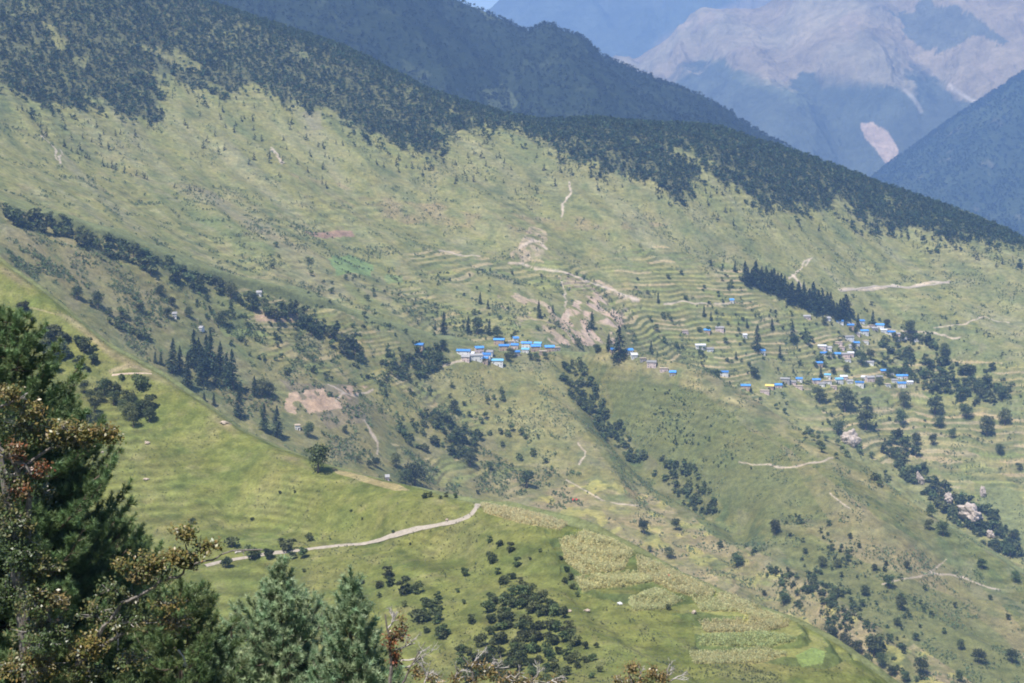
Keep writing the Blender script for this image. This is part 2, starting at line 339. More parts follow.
region([(0, 225), (120, 265), (260, 350), (420, 430), (560, 470), (600, 530), (400, 490), (200, 400), (60, 290)], c3(.175, .155, .085), mC, .5, (n2, -.3, .2))
SOIL = pip(jx2, jy2, [(284, 394), (315, 388), (345, 386), (370, 386), (352, 398), (345, 408), (300, 416), (282, 410)]) & (n3+n6 > .0) | pip(jx2, jy2, [(255, 309), (300, 313), (303, 323), (258, 321)]); region([(280, 380), (350, 385), (370, 420), (330, 430)], c3(.19, .16, .11), mC, .7)
region([(258, 310), (298, 314), (300, 322), (262, 320)], PINK, mC | mD, .9); SOIL &= (mC | mD); blend(SOIL*.8, c3(.38, .275, .2)); region([(300, 232), (352, 230), (354, 238), (312, 238)], c3(.25, .17, .13), mD, .9)
DRY = [(470, 508), (600, 478), (660, 500), (740, 550), (830, 600), (940, 660), (1000, 700), (880, 700), (760, 618), (640, 560), (560, 525)]
region(DRY, c3(.25, .205, .115), mC, .75, (n2+.4*n3, -.3, .15)); region(DRY, c3(.3, .28, .09), mC, .7, (n6+.4*n3, .12, .25)); region([(430, 370), (560, 372), (590, 440), (560, 470), (480, 440), (440, 400)], c3(.2, .195, .085), mC, .6, (n2, -.4, .1))
# big landslip between the villages
region([(530, 225), (545, 232), (545, 255), (515, 268), (510, 255)], BARE, mD, .5, (n3, -.25, .15))
region([(555, 275), (600, 282), (640, 300), (620, 330), (615, 348), (560, 345), (560, 318), (575, 300)], BARE, mD, .95, (n6+.6*n3, -.12, .12))
region([(500, 290), (545, 300), (575, 330), (560, 345), (520, 330), (500, 305)], c3(.36, .28, .2), mD, .85, (n6+.4*n3, -.02, .15))
region([(300, 110), (318, 112), (328, 130), (312, 130)], c3(.2, .18, .13), mD, .5)
region([(130, 175), (210, 190), (330, 260), (420, 300), (330, 300), (200, 240)], c3(.21, .19, .12), mD, .5, (n4, -.3, .3))
region([(280, 170), (400, 200), (520, 215), (700, 225), (520, 232), (380, 220)], c3(.27, .2, .12), mD, .45, (n2, -.15, .3))
# fields on terraces: each its own crop
ang = np.floor((v+25*fbm(X, Y, 90, 2, 151))/38.+cellrand(tid, tid*0, 7)*5); r1 = cellrand(tid, ang, 3)
pal = np.array([(.17, .2, .07), (.28, .25, .12), (.36, .29, .17), (.14, .165, .065), (.23, .22, .09), (.32, .27, .16), (.2, .19, .09), (.24, .25, .09)])
fc = pal[np.minimum((r1*8).astype(int), 7)]
m = (tmask*np.where(tfrac < .68, .8, 0))[..., None]; G = (G*(1-m)+fc*m).astype(np.float32)
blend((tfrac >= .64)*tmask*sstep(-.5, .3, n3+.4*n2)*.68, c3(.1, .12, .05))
region([(328, 258), (350, 255), (374, 266), (372, 275), (335, 275)], c3(.16, .23, .09), mD, .95); region([(384, 272), (402, 274), (404, 281), (390, 282)], c3(.17, .22, .09), mD, .8)
region([(215, 328), (262, 330), (270, 336), (222, 338)], c3(.18, .22, .08), mC, .7)
region([(975, 485), (1024, 490), (1024, 545), (985, 520)], c3(.15, .17, .075), mD, .9)
for pl, w in [([(510, 262), (545, 270), (600, 284), (640, 300)], 1.6), ([(562, 214), (564, 204), (571, 192), (568, 182)], 1.6), ([(270, 148), (283, 163)], 1.8), ([(840, 290), (870, 288), (905, 286), (950, 282)], 2.2),
              ([(805, 265), (812, 258), (803, 262), (790, 278)], 1.2), ([(440, 250), (480, 256)], 1.2), ([(518, 246), (540, 240), (548, 248)], 2), ([(793, 275), (800, 285), (798, 292)], 2),
              ([(560, 285), (566, 300), (568, 320)], 1.2), ([(664, 302), (720, 303), (735, 302)], .9), ([(935, 330), (985, 318), (1010, 322)], .7),
              ([(60, 150), (62, 162)], 1.6), ([(40, 130), (60, 160)], .8), ([(845, 322), (900, 330), (960, 338)], 1.2)]:
    stripe(pl, w, PATH*.92, mD, .85)
for pl, w in [([(345, 392), (358, 395), (372, 388)], 1.8), ([(366, 420), (372, 432), (378, 442), (376, 455)], 1.6), ([(578, 465), (585, 450), (578, 440)], 1.2), ([(740, 462), (790, 466), (832, 458)], 1.1), ([(440, 368), (452, 364), (470, 362)], 2),
              ([(330, 385), (345, 392), (338, 400)], 1.6), ([(565, 480), (600, 500), (640, 505)], 1), ([(880, 585), (930, 572), (1000, 590)], 1.3), ([(930, 572), (945, 560)], 1), ([(830, 492), (850, 510)], 1)]:
    stripe(pl, w, PATH*.85, mC, .8)
for pl, w in [([(110, 372), (130, 366), (150, 372)], 3), ([(28, 308), (60, 315)], .7), ([(225, 425), (240, 423)], 3),
              ([(455, 492), (470, 494), (476, 500)], 2)]:
    stripe(pl, w, c3(.3, .25, .16), mB, .7)
blend(mC*sstep(7, 0, np.abs(PY-Cpy[None, :]-4))*sstep(-.2, .3, n2+.2)*.75*(PXg > 555)*(PXg < 900), c3(.27, .235, .12)); blend(mB*sstep(8, 0, np.abs(PY-Bpy[None, :]-5))*sstep(.0, .3, n2+.15)*.7*(PXg < 460), c3(.24, .2, .12))
region([(330, 468), (400, 484), (410, 490), (395, 490), (335, 474)], c3(.27, .23, .12), mB, .9)
# near fields
FIELDS = [[(480, 504), (500, 507), (530, 513), (568, 524), (560, 530), (520, 523), (484, 513)], [(560, 541), (585, 533), (612, 541), (633, 552), (624, 570), (583, 575), (566, 562)],
          [(576, 579), (625, 574), (652, 573), (656, 581), (620, 587), (582, 590)], [(636, 556), (665, 568), (715, 592), (706, 601), (670, 590), (640, 575)], [(628, 601), (656, 590), (682, 600), (664, 609), (634, 611)],
          [(690, 596), (740, 604), (760, 612), (700, 611)], [(700, 622), (760, 618), (790, 626), (760, 632), (706, 632)], [(700, 638), (760, 634), (800, 640), (770, 648), (700, 645)], [(690, 655), (760, 650), (790, 655), (760, 664), (695, 664)], [(720, 590), (790, 622), (770, 624), (716, 604)]]
FCOL = [(.31, .27, .13), (.3, .27, .12), (.3, .275, .12), (.29, .26, .12), (.28, .265, .115), (.27, .255, .11), (.27, .24, .11), (.24, .25, .1), (.27, .25, .11), (.285, .26, .12)]
fieldmask = np.full(Y.shape, -1)
for k, p in enumerate(FIELDS):
    m = pip(jx2*.3+PXg*.7, jy2*.3+PY*.7, p) & mB; fieldmask[m] = k; blend(m*1., np.array(FCOL[k])*.85)
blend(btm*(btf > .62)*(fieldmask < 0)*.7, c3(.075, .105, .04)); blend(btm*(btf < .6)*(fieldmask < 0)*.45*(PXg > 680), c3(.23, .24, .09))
region([(798, 656), (815, 648), (828, 652), (826, 662), (805, 666)], c3(.18, .24, .08), mB, 1)
region([(745, 612), (790, 618), (780, 624), (740, 620)], c3(.3, .29, .07), mB, .8)
# forest floor under the woods
FOREST = [
    [(-340, -300), (200, -60), (240, 12), (340, 40), (420, 78), (470, 100), (520, 115), (510, 126), (470, 126), (440, 140), (452, 152), (420, 148), (360, 128), (322, 108), (290, 104), (262, 82), (222, 94), (160, 78), (163, 112), (158, 122), (120, 110), (80, 104), (40, 104), (0, 78), (-340, -30)],
    [(512, 116), (560, 110), (640, 114), (720, 118), (800, 140), (870, 160), (950, 190), (1024, 222), (1100, 260), (1100, 290), (1014, 240), (960, 240), (900, 226), (880, 228), (852, 214), (842, 196), (820, 206), (800, 210), (770, 204), (742, 195), (722, 178), (700, 168), (690, 200), (668, 190), (650, 178), (600, 166), (560, 150), (530, 134)]]
dense = np.zeros(Y.shape)
fw1 = fbm(X, Y, 26, 3, 501); fw2 = fbm(X, Y, 26, 3, 503); fringe = np.zeros(Y.shape, bool)
for p in FOREST:
    dense = np.maximum(dense, pip(jx2+16*n2+14*fw1, jy2-1+9*n3+10*fw2, p) & mD); fringe |= pip(jx2+40*n2+24*fw1, jy2-9+26*n3+18*fw2, p) & mD
dense = dense*(sstep(-.5, -.2, n2+n1*.4))
for p in ([(45, 20), (62, 30), (72, 48), (58, 52)], [(72, 56), (88, 56), (86, 70), (70, 66)], [(130, 40), (200, 60), (210, 76), (180, 70)], [(128, 66), (150, 72), (200, 88), (190, 92), (140, 74)]):
    dense = np.where(pip(jx2, jy2, p) & mD, .12, dense)
blend(dense*.8, c3(.085, .092, .05))
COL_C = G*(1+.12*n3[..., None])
tl_ = np.sin((Z+1.2*n2+.8*n3)*2.7)*sstep(-.2, .3, fbm(X, Y, 60, 2, 301)); COL_C *= (1-.2*(mB*(fieldmask < 0))*tl_)[..., None]
tl_ = np.sin((Z+4*n2+2*n3)*.9)*sstep(-.1, .35, fbm(X, Y, 150, 2, 303)); COL_C *= (1-.13*((mD | mC) & (tmask <= 0))*tl_)[..., None]
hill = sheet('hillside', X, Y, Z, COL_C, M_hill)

# ------------------------------------------------------------------ mountains behind
def mountain(name, py_crest, Yc, py_base, Yb, rows, amp, wl, paint, mat, creases=(), seed=0, amp_crest=.15):
    back = Yc*1.08
    nd = [(Yb, z_of(py_base, Yb), .3), (Yc, z_of(py_crest, Yc), amp_crest), (back, z_of(py_crest, Yc)-.12*Yc, 1)]
    y, z, a, sg = loft(nd, [rows, 8])
    x = (cols-CX)/F*y
    w1 = x+wl*.25*fbm(x, y, wl, 2, seed+5); w2 = y+wl*.25*fbm(x, y, wl, 2, seed+6)
    pn = HZ-F*z/y
    z = z+a*(amp*ridged(w1, w2*.6, wl, 7, seed)+amp*.6*fbm(x, y, wl*1.7, 3, seed+9))
    for pl, w, dep in creases:
        d = dline(cols[None, :]+0*y, pn, pl); z += dep*np.exp(-(d/w)**2)
    py = HZ-F*z/y
    col = paint(x, y, z, cols[None, :]+0*y, py)
    o = sheet(name, x, y, z, col, mat)
    return x, y, z, py
def blend3(c, m, k): m = np.clip(m, 0, 1)[..., None]; return c*(1-m)+np.array(k)*m
E_py = L([(-340, -260), (0, -150), (200, -100), (300, -70), (400, -38), (440, -14), (470, 4), (500, 19), (525, 32), (545, 39), (556, 35), (578, 36), (600, 51), (640, 73), (700, 103), (740, 128), (800, 160), (850, 181), (900, 204), (950, 226), (1024, 255), (1364, 430)], 3)
E_Y = 5500+0*cols
def paintE(x, y, z, px, py):
    c = np.zeros(x.shape+(3,)); c[:] = (.022, .032, .02); a = fbm(x, y, 300, 4, 203); b = fbm(x, y, 90, 4, 207)
    c = blend3(c, sstep(.1, .5, a)*.5, (.05, .065, .035)); c = blend3(c, sstep(.2, .5, b)*.4, (.06, .075, .04))
    for p, s in (([(478, 92), (505, 85), (520, 100), (510, 112), (490, 108)], .7), ([(405, 60), (430, 75), (425, 85), (400, 70)], .3), ([(480, 12), (495, 15), (500, 22), (488, 20)], .9)):
        c = blend3(c, pip(px+8*b, py+6*a, p)*s, (.1, .12, .06))
    return c
Ex, Ey, Ez, Epy = mountain('mountain', E_py, E_Y, Drp+45, E_Y-1300, 170, 40, 420, paintE, M_mtn, seed=301, amp_crest=.1,
    creases=[([(440, 0), (500, 60), (520, 110)], 14, -45), ([(545, 45), (560, 80), (600, 115)], 14, 35), ([(340, -20), (400, 40), (450, 85)], 16, 35), ([(600, 60), (650, 100), (680, 120)], 10, -25)])
F_py = L([(-340, 420), (600, 330), (800, 240), (850, 196), (890, 163), (930, 136), (980, 101), (1024, 73), (1100, 25), (1364, -120)], 7)
def paintF(x, y, z, px, py):
    c = np.zeros(x.shape+(3,)); c[:] = (.04, .055, .03); a = fbm(x, y, 250, 4, 213); b = fbm(x, y, 60, 4, 217)
    c = blend3(c, sstep(0, .4, a)*.6, (.065, .08, .042)); c = blend3(c, sstep(.0, .4, b)*.5, (.03, .05, .03))
    return blend3(c, sstep(.35, .6, fbm(x, y, 110, 3, 219))*.7, (.15, .14, .1))
Fx, Fy, Fz, Fpy = mountain('mountain', F_py, 9200+0*cols, np.maximum(F_py+60, 275), 7300+0*cols, 170, 45, 600, paintF, M_mtn, seed=331, amp_crest=.1,
    creases=[([(1024, 100), (980, 150), (940, 200)], 14, 40), ([(1024, 140), (990, 185), (970, 220)], 10, -40)])
G1_py = L([(-340, 300), (300, 220), (520, 140), (560, 108), (600, 76), (620, 62), (650, 48), (700, 34), (740, 14), (790, -4), (850, -30), (900, -50), (1024, -75), (1364, -110)], 5)
def paintG(x, y, z, px, py):
    c = np.zeros(x.shape+(3,)); c[:] = (.275, .22, .14); a = fbm(x, y, 900, 5, 223); b = fbm(x, y, 260, 5, 227)
    c = blend3(c, sstep(-.1, .35, a)*.6, (.24, .22, .15)); c = blend3(c, sstep(.1, .45, b)*.5, (.3, .23, .165))
    q_ = fbm(x, y, 160, 5, 231, .75); jx_, jy_ = px+22*b+26*q_, py+16*a+12*b+16*q_
    low = [(590, 110), (640, 82), (672, 78), (700, 66), (742, 66), (765, 82), (790, 86), (800, 70), (822, 78), (845, 84), (868, 92), (890, 90), (912, 98), (915, 70), (935, 78), (960, 100), (1040, 95), (1100, 300), (500, 300)]
    r1_ = fbm(x, y, 500, 4, 511); r2_ = fbm(x, y, 500, 4, 513); r3_ = fbm(x, y, 60, 3, 515)
    lm = sum(pip(jx_+k1*r1_+5*r3_, jy_+k1*r2_+4*r3_, low)*1. for k1 in (-24, -12, 0, 12, 24))/5
    c = blend3(c, lm*.9, (.06, .078, .06))
    c = blend3(c, pip(jx_, jy_, [(895, 12), (930, 0), (965, 2), (1004, 36), (960, 34), (925, 48), (905, 30)])*.8, (.09, .105, .08))
    c = blend3(c, pip(jx_, jy_, [(795, 100), (815, 98), (812, 112), (790, 106)])*.6, (.15, .17, .1))
    c = blend3(c, pip(jx_, jy_, [(700, 60), (730, 64), (790, 80), (800, 100), (780, 95), (740, 78)])*.3, (.16, .18, .1))
    c = c*(1+.35*fbm(x, y, 300, 5, 235, .7))[..., None]
    c = blend3(c, pip(px+3*b, py+3*fbm(x, y, 80, 3, 229), [(860, 122), (874, 122), (888, 132), (898, 146), (902, 158), (896, 167), (888, 167), (880, 155), (868, 141), (861, 130)]), (.42, .32, .24))
    c = blend3(c, (1-sstep(1, 3, dline(px+3*b, py+3*b, [(950, 86), (968, 98), (975, 102)])))*.7, (.45, .4, .33))
    c = blend3(c, (1-sstep(1, 3, dline(px+3*b, py+3*b, [(905, 90), (915, 100), (922, 112)])))*.5, (.45, .4, .33))
    return c
mountain('mountain', G1_py, 12500+0*cols, 262+0*cols, 8800+0*cols, 420, 170, 900, paintG, M_far, seed=341, amp_crest=.12,
    creases=[([(760, 5), (790, 60), (830, 120), (850, 160)], 24, -90), ([(700, 40), (760, 100), (810, 160)], 22, 60), ([(840, -10), (860, 50), (900, 110)], 24, 60), ([(900, 0), (930, 50), (950, 100)], 22, -110), ([(640, 62), (690, 110), (740, 160)], 22, -60)])
G2_py = L([(-340, 80), (380, 60), (440, 32), (475, 20), (490, 12), (505, 2), (540, -22), (700, -50), (1364, -90)], 3)
def paintG2(x, y, z, px, py):
    c = np.zeros(x.shape+(3,)); c[:] = (.09, .11, .085); a = fbm(x, y, 1500, 4, 233); b = fbm(x, y, 400, 4, 237)
    c = blend3(c, sstep(.05, .5, a)*.6, (.15, .15, .11)); return blend3(c, (1-sstep(6, 16, dline(px+10*b, py, [(660, 52), (700, 30), (760, 4)])))*.6, (.3, .25, .19))
mountain('mountain', G2_py, 16500+0*cols, 200+0*cols, 13500+0*cols, 120, 160, 2200, paintG2, M_far, seed=351, amp_crest=.03,
    creases=[([(520, -10), (580, 20), (640, 40)], 18, 120), ([(600, 0), (620, 30)], 14, -150)])
# valley floor out of sight below everything
vp = np.array([[-9000, -400, -1300], [9000, -400, -1300], [9000, 18500, -1300], [-9000, 18500, -1300]], float)
tag(tri_mesh('valley_ground', vp, [[0, 1, 2, 3]], [M_mtn], np.tile([.06, .08, .05], (4, 1)), n=4), kind='structure')

# ------------------------------------------------------------------ camera, light, air
cam = bpy.data.cameras.new('camera'); co = bpy.data.objects.new('camera', cam); C.objects.link(co)
cam.sensor_width = 36; cam.lens = 36*F/1024; co.rotation_euler = (math.pi/2, 0, 0); cam.clip_start = .5; cam.clip_end = 40000
cam.shift_y = -(341.5-HZ)/1024
bpy.context.scene.camera = co
SUN = Vector((-.34, -.5, 1.05)).normalized()
el = math.asin(SUN.z); az = math.atan2(SUN.x, SUN.y)
sl = bpy.data.lights.new('sun', 'SUN'); sl.energy = 5.0; sl.angle = math.radians(.5); sl.color = (1, .955, .88)
so = bpy.data.objects.new('sun', sl); C.objects.link(so); so.rotation_euler = (-SUN).to_track_quat('-Z', 'Y').to_euler()
w = bpy.data.worlds.new('World'); bpy.context.scene.world = w; w.use_nodes = True; nt = w.node_tree
sky = nt.nodes.new('ShaderNodeTexSky'); sky.sky_type = 'NISHITA'; sky.sun_disc = False; sky.sun_elevation = el; sky.sun_rotation = az; sky.altitude = 2500
nt.links.new(sky.outputs[0], nt.nodes['Background'].inputs[0]); nt.nodes['Background'].inputs[1].default_value = .085
def haze_box(x0, x1, y0, y1, z0, z1, dens, col):
    V = [(x, y, z) for x in (x0, x1) for y in (y0, y1) for z in (z0, z1)]
    Q = [(0, 1, 3, 2), (4, 6, 7, 5), (0, 4, 5, 1), (2, 3, 7, 6), (0, 2, 6, 4), (1, 5, 7, 3)]
    m = bpy.data.materials.new('haze_air'); m.use_nodes = True; n = m.node_tree; n.nodes.clear()
    o = n.nodes.new('ShaderNodeOutputMaterial'); v = n.nodes.new('ShaderNodeVolumePrincipled')
    v.inputs['Color'].default_value = (*col, 1); v.inputs['Density'].default_value = dens; v.inputs['Anisotropy'].default_value = 0
    n.links.new(v.outputs[0], o.inputs['Volume'])
    tag(tri_mesh('haze', V, Q, [m], n=4), kind='stuff')
haze_box(-9500, 9500, -500, 19000, -1301, 2100, 7.2e-5, (.31, .53, 1.0))
sc_ = bpy.context.scene; sc_.view_settings.view_transform = 'Standard'; sc_.view_settings.look = 'None'; sc_.view_settings.exposure = .7; sc_.view_settings.gamma = 1
sc_.cycles.volume_bounces = 2; sc_.cycles.max_bounces = 6; sc_.cycles.filter_width = 1.9
sc_.cycles.transparent_max_bounces = 8

# ------------------------------------------------------------------ plant shapes (unit height unless said otherwise)
def leafquads(P, N, size, asp=.6, r=None):
    """two triangles per leaf at points P facing N"""
    r = r or rng; n = len(P); a = r.normal(size=(n, 3)); a -= (a*N).sum(1)[:, None]*N; a /= np.linalg.norm(a, axis=1)[:, None]+1e-9
    b = np.cross(N, a); s = np.asarray(size).reshape(-1, 1)*r.uniform(.7, 1.3, (n, 1))
    V = np.stack([P-a*s, P-b*s*asp, P+a*s, P+b*s*asp], 1).reshape(-1, 3)
    i = np.arange(n)*4; T = np.stack([np.stack([i, i+1, i+2], 1), np.stack([i, i+2, i+3], 1)], 1).reshape(-1, 3)
    return V, T
def rdir(n, r=None):
    r = r or rng; d = r.normal(size=(n, 3)); return d/np.linalg.norm(d, axis=1)[:, None]
def mk_conifer(n, R=.17, seed=0, leaf=.035, low=.06, ragged=.35):
    r = np.random.default_rng(seed); P, S, K = [], [], []
    nb = max(10, n//14); per = n//nb
    for i in range(nb):
        t = low+(1-low)*(i/nb)**.85; rad = R*((1-t)**.75)*(1+r.uniform(-ragged, ragged)); an = r.uniform(0, 6.283)+i*2.4
        k = r.uniform(.7, 1.35)
        for j in range(per):
            f = (j+r.uniform(0, 1))/per; f = .25+.75*f
            sp = rad*.38*(1-.5*f)
            P.append([math.cos(an)*rad*f+r.normal()*sp*.5, math.sin(an)*rad*f+r.normal()*sp*.5, t+.02-rad*.35*f*f+r.normal()*.012]); S.append(leaf*(.6+.8*(1-t))*(1.25-.5*f)); K.append(k*(.8+.35*f))
    P.append([0, 0, .985]); S.append(leaf*.5); K.append(1)
    P = np.array(P); N = rdir(len(P), r)*.8+np.array([0, 0, .7]); N /= np.linalg.norm(N, axis=1)[:, None]
    V, T = leafquads(P, N, S, .55, r)
    return V, T, np.repeat(np.array(K), 4)[:, None]*np.array([[1, 1, 1.]])
def mk_round(n, seed=0, leaf=.05, W=.5, clumps=9, low=.12):
    r = np.random.default_rng(seed); cs = []
    for i in range(clumps):
        a = r.uniform(0, 6.283); q = math.sqrt(r.uniform(0, 1)); z = r.uniform(low+.15, .78)
        env = W*math.sqrt(max(.05, 1-((z-.45)/.55)**2))*.52
        cs.append((math.cos(a)*q*env, math.sin(a)*q*env, z, r.uniform(.19, .3)*(W/.5)**.5, r.uniform(.72, 1.3)))
    cs = np.array(cs); k = r.integers(0, clumps, n); d = rdir(n, r); d[:, 2] = np.where(r.uniform(size=n) < .7, np.abs(d[:, 2]), d[:, 2])
    rad = cs[k, 3:4]*r.uniform(.6, 1.06, (n, 1)); P = cs[k, :3]+d*rad*np.array([1, 1, .8]); P[:, 2] = np.clip(P[:, 2], low*.5, 1)
    N = d*.7+rdir(n, r)*.8; N /= np.linalg.norm(N, axis=1)[:, None]
    V, T = leafquads(P, N, leaf, .7, r)
    return V, T, np.repeat(cs[k, 4]*r.uniform(.85, 1.15, n), 4)[:, None]*np.array([[1, 1, 1.]])
def tube(pts, rads, sides=6):
    pts = np.array(pts, float); V, T = [], []
    for i, p in enumerate(pts):
        d = pts[min(i+1, len(pts)-1)]-pts[max(i-1, 0)]; d /= np.linalg.norm(d)+1e-9
        a = np.cross(d, [0, 0, 1.] if abs(d[2]) < .9 else [1., 0, 0]); a /= np.linalg.norm(a); b = np.cross(d, a)
        for k in range(sides): t = 6.2832*k/sides; V.append(p+rads[i]*(math.cos(t)*a+math.sin(t)*b))
    for i in range(len(pts)-1):
        for k in range(sides):
            q = i*sides; k2 = (k+1) % sides
            T += [[q+k, q+k2, q+sides+k2], [q+k, q+sides+k2, q+sides+k]]
    return np.array(V), np.array(T)
def cat(parts):
    V, T, off = [], [], 0
    for v, t in parts: V.append(v); T.append(np.asarray(t)+off); off += len(v)
    return np.concatenate(V), np.concatenate(T)
def merged(name, temps, pos, scl, tint, mat, wid=None, parent=None):
    pos = np.asarray(pos); n = len(pos); pick = rng.integers(0, len(temps), n); Vs, Ts, Cs, off = [], [], [], 0
    wid = np.ones(n) if wid is None else wid
    for k, (v, t, c) in enumerate(temps):
        ii = np.flatnonzero(pick == k)
        if not len(ii): continue
        a = rng.uniform(0, 6.283, len(ii)); ca, sa = np.cos(a)[:, None], np.sin(a)[:, None]; s = np.asarray(scl)[ii][:, None]; w_ = s*wid[ii][:, None]
        x = (v[None, :, 0]*ca-v[None, :, 1]*sa)*w_; y = (v[None, :, 0]*sa+v[None, :, 1]*ca)*w_; z = v[None, :, 2]*s
        V = np.stack([x+pos[ii, 0:1], y+pos[ii, 1:2], z+pos[ii, 2:3]], -1).reshape(-1, 3)
        Ts.append((t[None]+(np.arange(len(ii))*len(v))[:, None, None]).reshape(-1, 3)+off)
        Vs.append(V); off += len(V); Cs.append((c[None]*np.asarray(tint)[ii][:, None, :]).reshape(-1, 3))
    return tri_mesh(name, np.concatenate(Vs), np.concatenate(Ts), [mat], np.concatenate(Cs), parent=parent)

# ------------------------------------------------------------------ woods and scrub too many to count
AREA = np.zeros_like(Y)
AREA[:-1, :-1] = np.abs(np.diff(Y, axis=0))[:, :-1]*np.abs(np.diff(X, axis=1))[:-1, :]
INF = (PXg > -60) & (PXg < 1084)
def sample(mask, n, pixel=False, seed=1):
    r = np.random.default_rng(seed); ii = np.flatnonzero(mask.ravel())
    w_ = (np.full(len(ii), 1.) if pixel else AREA.ravel()[ii]); cw = np.cumsum(w_)
    return ii[np.searchsorted(cw, r.uniform(0, cw[-1], n))]
def take(ii, sink=.2):
    r = np.random.default_rng(5); x = X.ravel()[ii]+r.uniform(-.6, .6, len(ii)); return np.stack([x, Y.ravel()[ii]+r.uniform(-.6, .6, len(ii)), Z.ravel()[ii]-sink], 1)
tc_low = [mk_conifer(52, .26, s, .08) for s in range(4)]; tr_low = [mk_round(46, s, .13, .5, 5) for s in range(10, 14)]; tr_tiny = [mk_round(16, s, .22, .6, 3) for s in range(20, 24)]
def tints(n, lo=.7, hi=1.3, gr=.1): 
    v = rng.uniform(lo, hi, (n, 1)); g_ = rng.uniform(-gr, gr, (n, 1)); return v*np.concatenate([1+g_, np.ones((n, 1)), 1-g_*.5], 1)
wn = n2*.9+.5*n3+.3*fbm(X, Y, 70, 2, 191)
wood = (dense > .5) & (PXg > -200) & (PXg < 1200) & (wn+.5*fbm(X, Y, 110, 3, 195) > -.5); edge = (dense > .05) & ~wood & INF & (PY > -60)
ii = sample(wood & (PY > -40), 25000, True, 3); pos = take(ii)
fi = sample(fringe & ~wood & (dense < .5) & INF & (PY > -20), 1500, True, 33); pos = np.concatenate([pos, take(fi)])
tag(merged('woodland', tc_low[:3]+tr_low[:3], pos, rng.uniform(4., 9.5, len(pos)), tints(len(pos), .55, 1.3, .2), M_conif), kind='stuff')
# small woods along the gullies, the ravine and the belts between old fields
GW = [([(562, 362), (585, 366), (598, 392), (622, 428), (645, 455), (700, 470), (725, 515), (690, 512), (655, 478), (622, 458), (600, 432), (578, 404), (562, 380)], mC, 420, 2.5, 7), ([(900, 430), (925, 470), (960, 500), (1000, 520), (1024, 556), (1010, 560), (985, 545), (950, 520), (905, 480), (880, 450)], mD, 330, 4, 9),
      ([(5, 210), (60, 222), (120, 245), (175, 268), (235, 292), (300, 312), (345, 340), (372, 366), (350, 360), (300, 330), (230, 305), (150, 275), (70, 245), (10, 225)], mC | mD, 240, 4, 9), ([(400, 418), (440, 412), (480, 440), (475, 465), (430, 455), (395, 440)], mC, 130, 4, 7), ([(385, 358), (440, 350), (450, 365), (420, 382), (388, 380)], mC | mD, 120, 3, 7),
      ([(925, 355), (1000, 375), (1020, 400), (980, 408), (935, 395), (880, 365), (880, 345)], mD, 260, 3, 8), ([(740, 545), (830, 585), (900, 640), (930, 683), (880, 683), (800, 610)], mC, 200, 2.5, 6), ([(640, 385), (700, 400), (760, 470), (720, 490), (660, 440)], mC, 110, 1.5, 3.5),
      ([(780, 505), (900, 580), (960, 640), (900, 640), (800, 570)], mC, 120, 2, 5), ([(700, 260), (1000, 330), (1024, 440), (860, 440), (700, 380)], mD, 330, 2, 6), ([(340, 270), (640, 270), (640, 345), (430, 345)], mD, 200, 1.5, 5), ([(150, 250), (420, 330), (450, 400), (330, 400), (200, 330)], mC, 330, 2, 6)]
gp, gs = [], []
for k_, (pl_, ms_, n_, a_, b_) in enumerate(GW):
    ii = sample(pip(jx2, jy2, pl_) & ms_ & (n3+.6*n6+.3*n2 > .04), n_, True, 200+k_); gp.append(take(ii)); gs.append(rng.uniform(a_, b_, n_))
gp = np.concatenate(gp); gs = np.concatenate(gs)
tag(merged('gully_scrub', [mk_round(60, s, .13, .55, 6, .02) for s in range(90, 95)], gp, gs, tints(len(gp), .7, 1.5, .15), M_broad), kind='stuff')
# undergrowth by region and density
def scatter(name, mask, n, s0, s1, mat, temps, pixel=False, seed=0, tl=.7, th=1.4):
    ii = sample(mask, n, pixel, seed); pos = take(ii, .1); tag(merged(name, temps, pos, rng.uniform(s0, s1, n), tints(n, tl, th, .2), mat), kind='stuff')
dens = n2*.6+n3*.5+.25*n1
scatter('undergrowth', mC & INF & ~SOIL & (dens > .08), 26000, .7, 2.0, M_scrub, tr_tiny, True, 11, .8, 2.1)
scatter('undergrowth', mD & INF & (dense < .1) & (dens > .12) & (PY > 90), 16000, .9, 2.6, M_scrub, tr_tiny, True, 12, .8, 1.5)
scatter('undergrowth', mB & INF & (n2*.7+n3 > .12) & (fieldmask < 0) & ~btm, 6000, .3, .8, M_scrub, tr_tiny, True, 13, .7, 1.3)
scatter('grass_tufts', mB & INF & (fieldmask < 0), 26000, .14, .4, M_maize, [(v, t, c) for v, t, c in tr_tiny], True, 15, .1, .19)
leftC = pip(jx2, jy2, [(0, 200), (120, 225), (260, 300), (380, 370), (560, 440), (600, 520), (440, 490), (300, 445), (200, 395), (80, 315), (0, 255)])
scatter('undergrowth', mC & leftC & ~SOIL & (n2+.6*n3 > .08), 2200, 1.3, 3.6, M_broad, tr_tiny+tr_low[:2], True, 14, .8, 1.5)
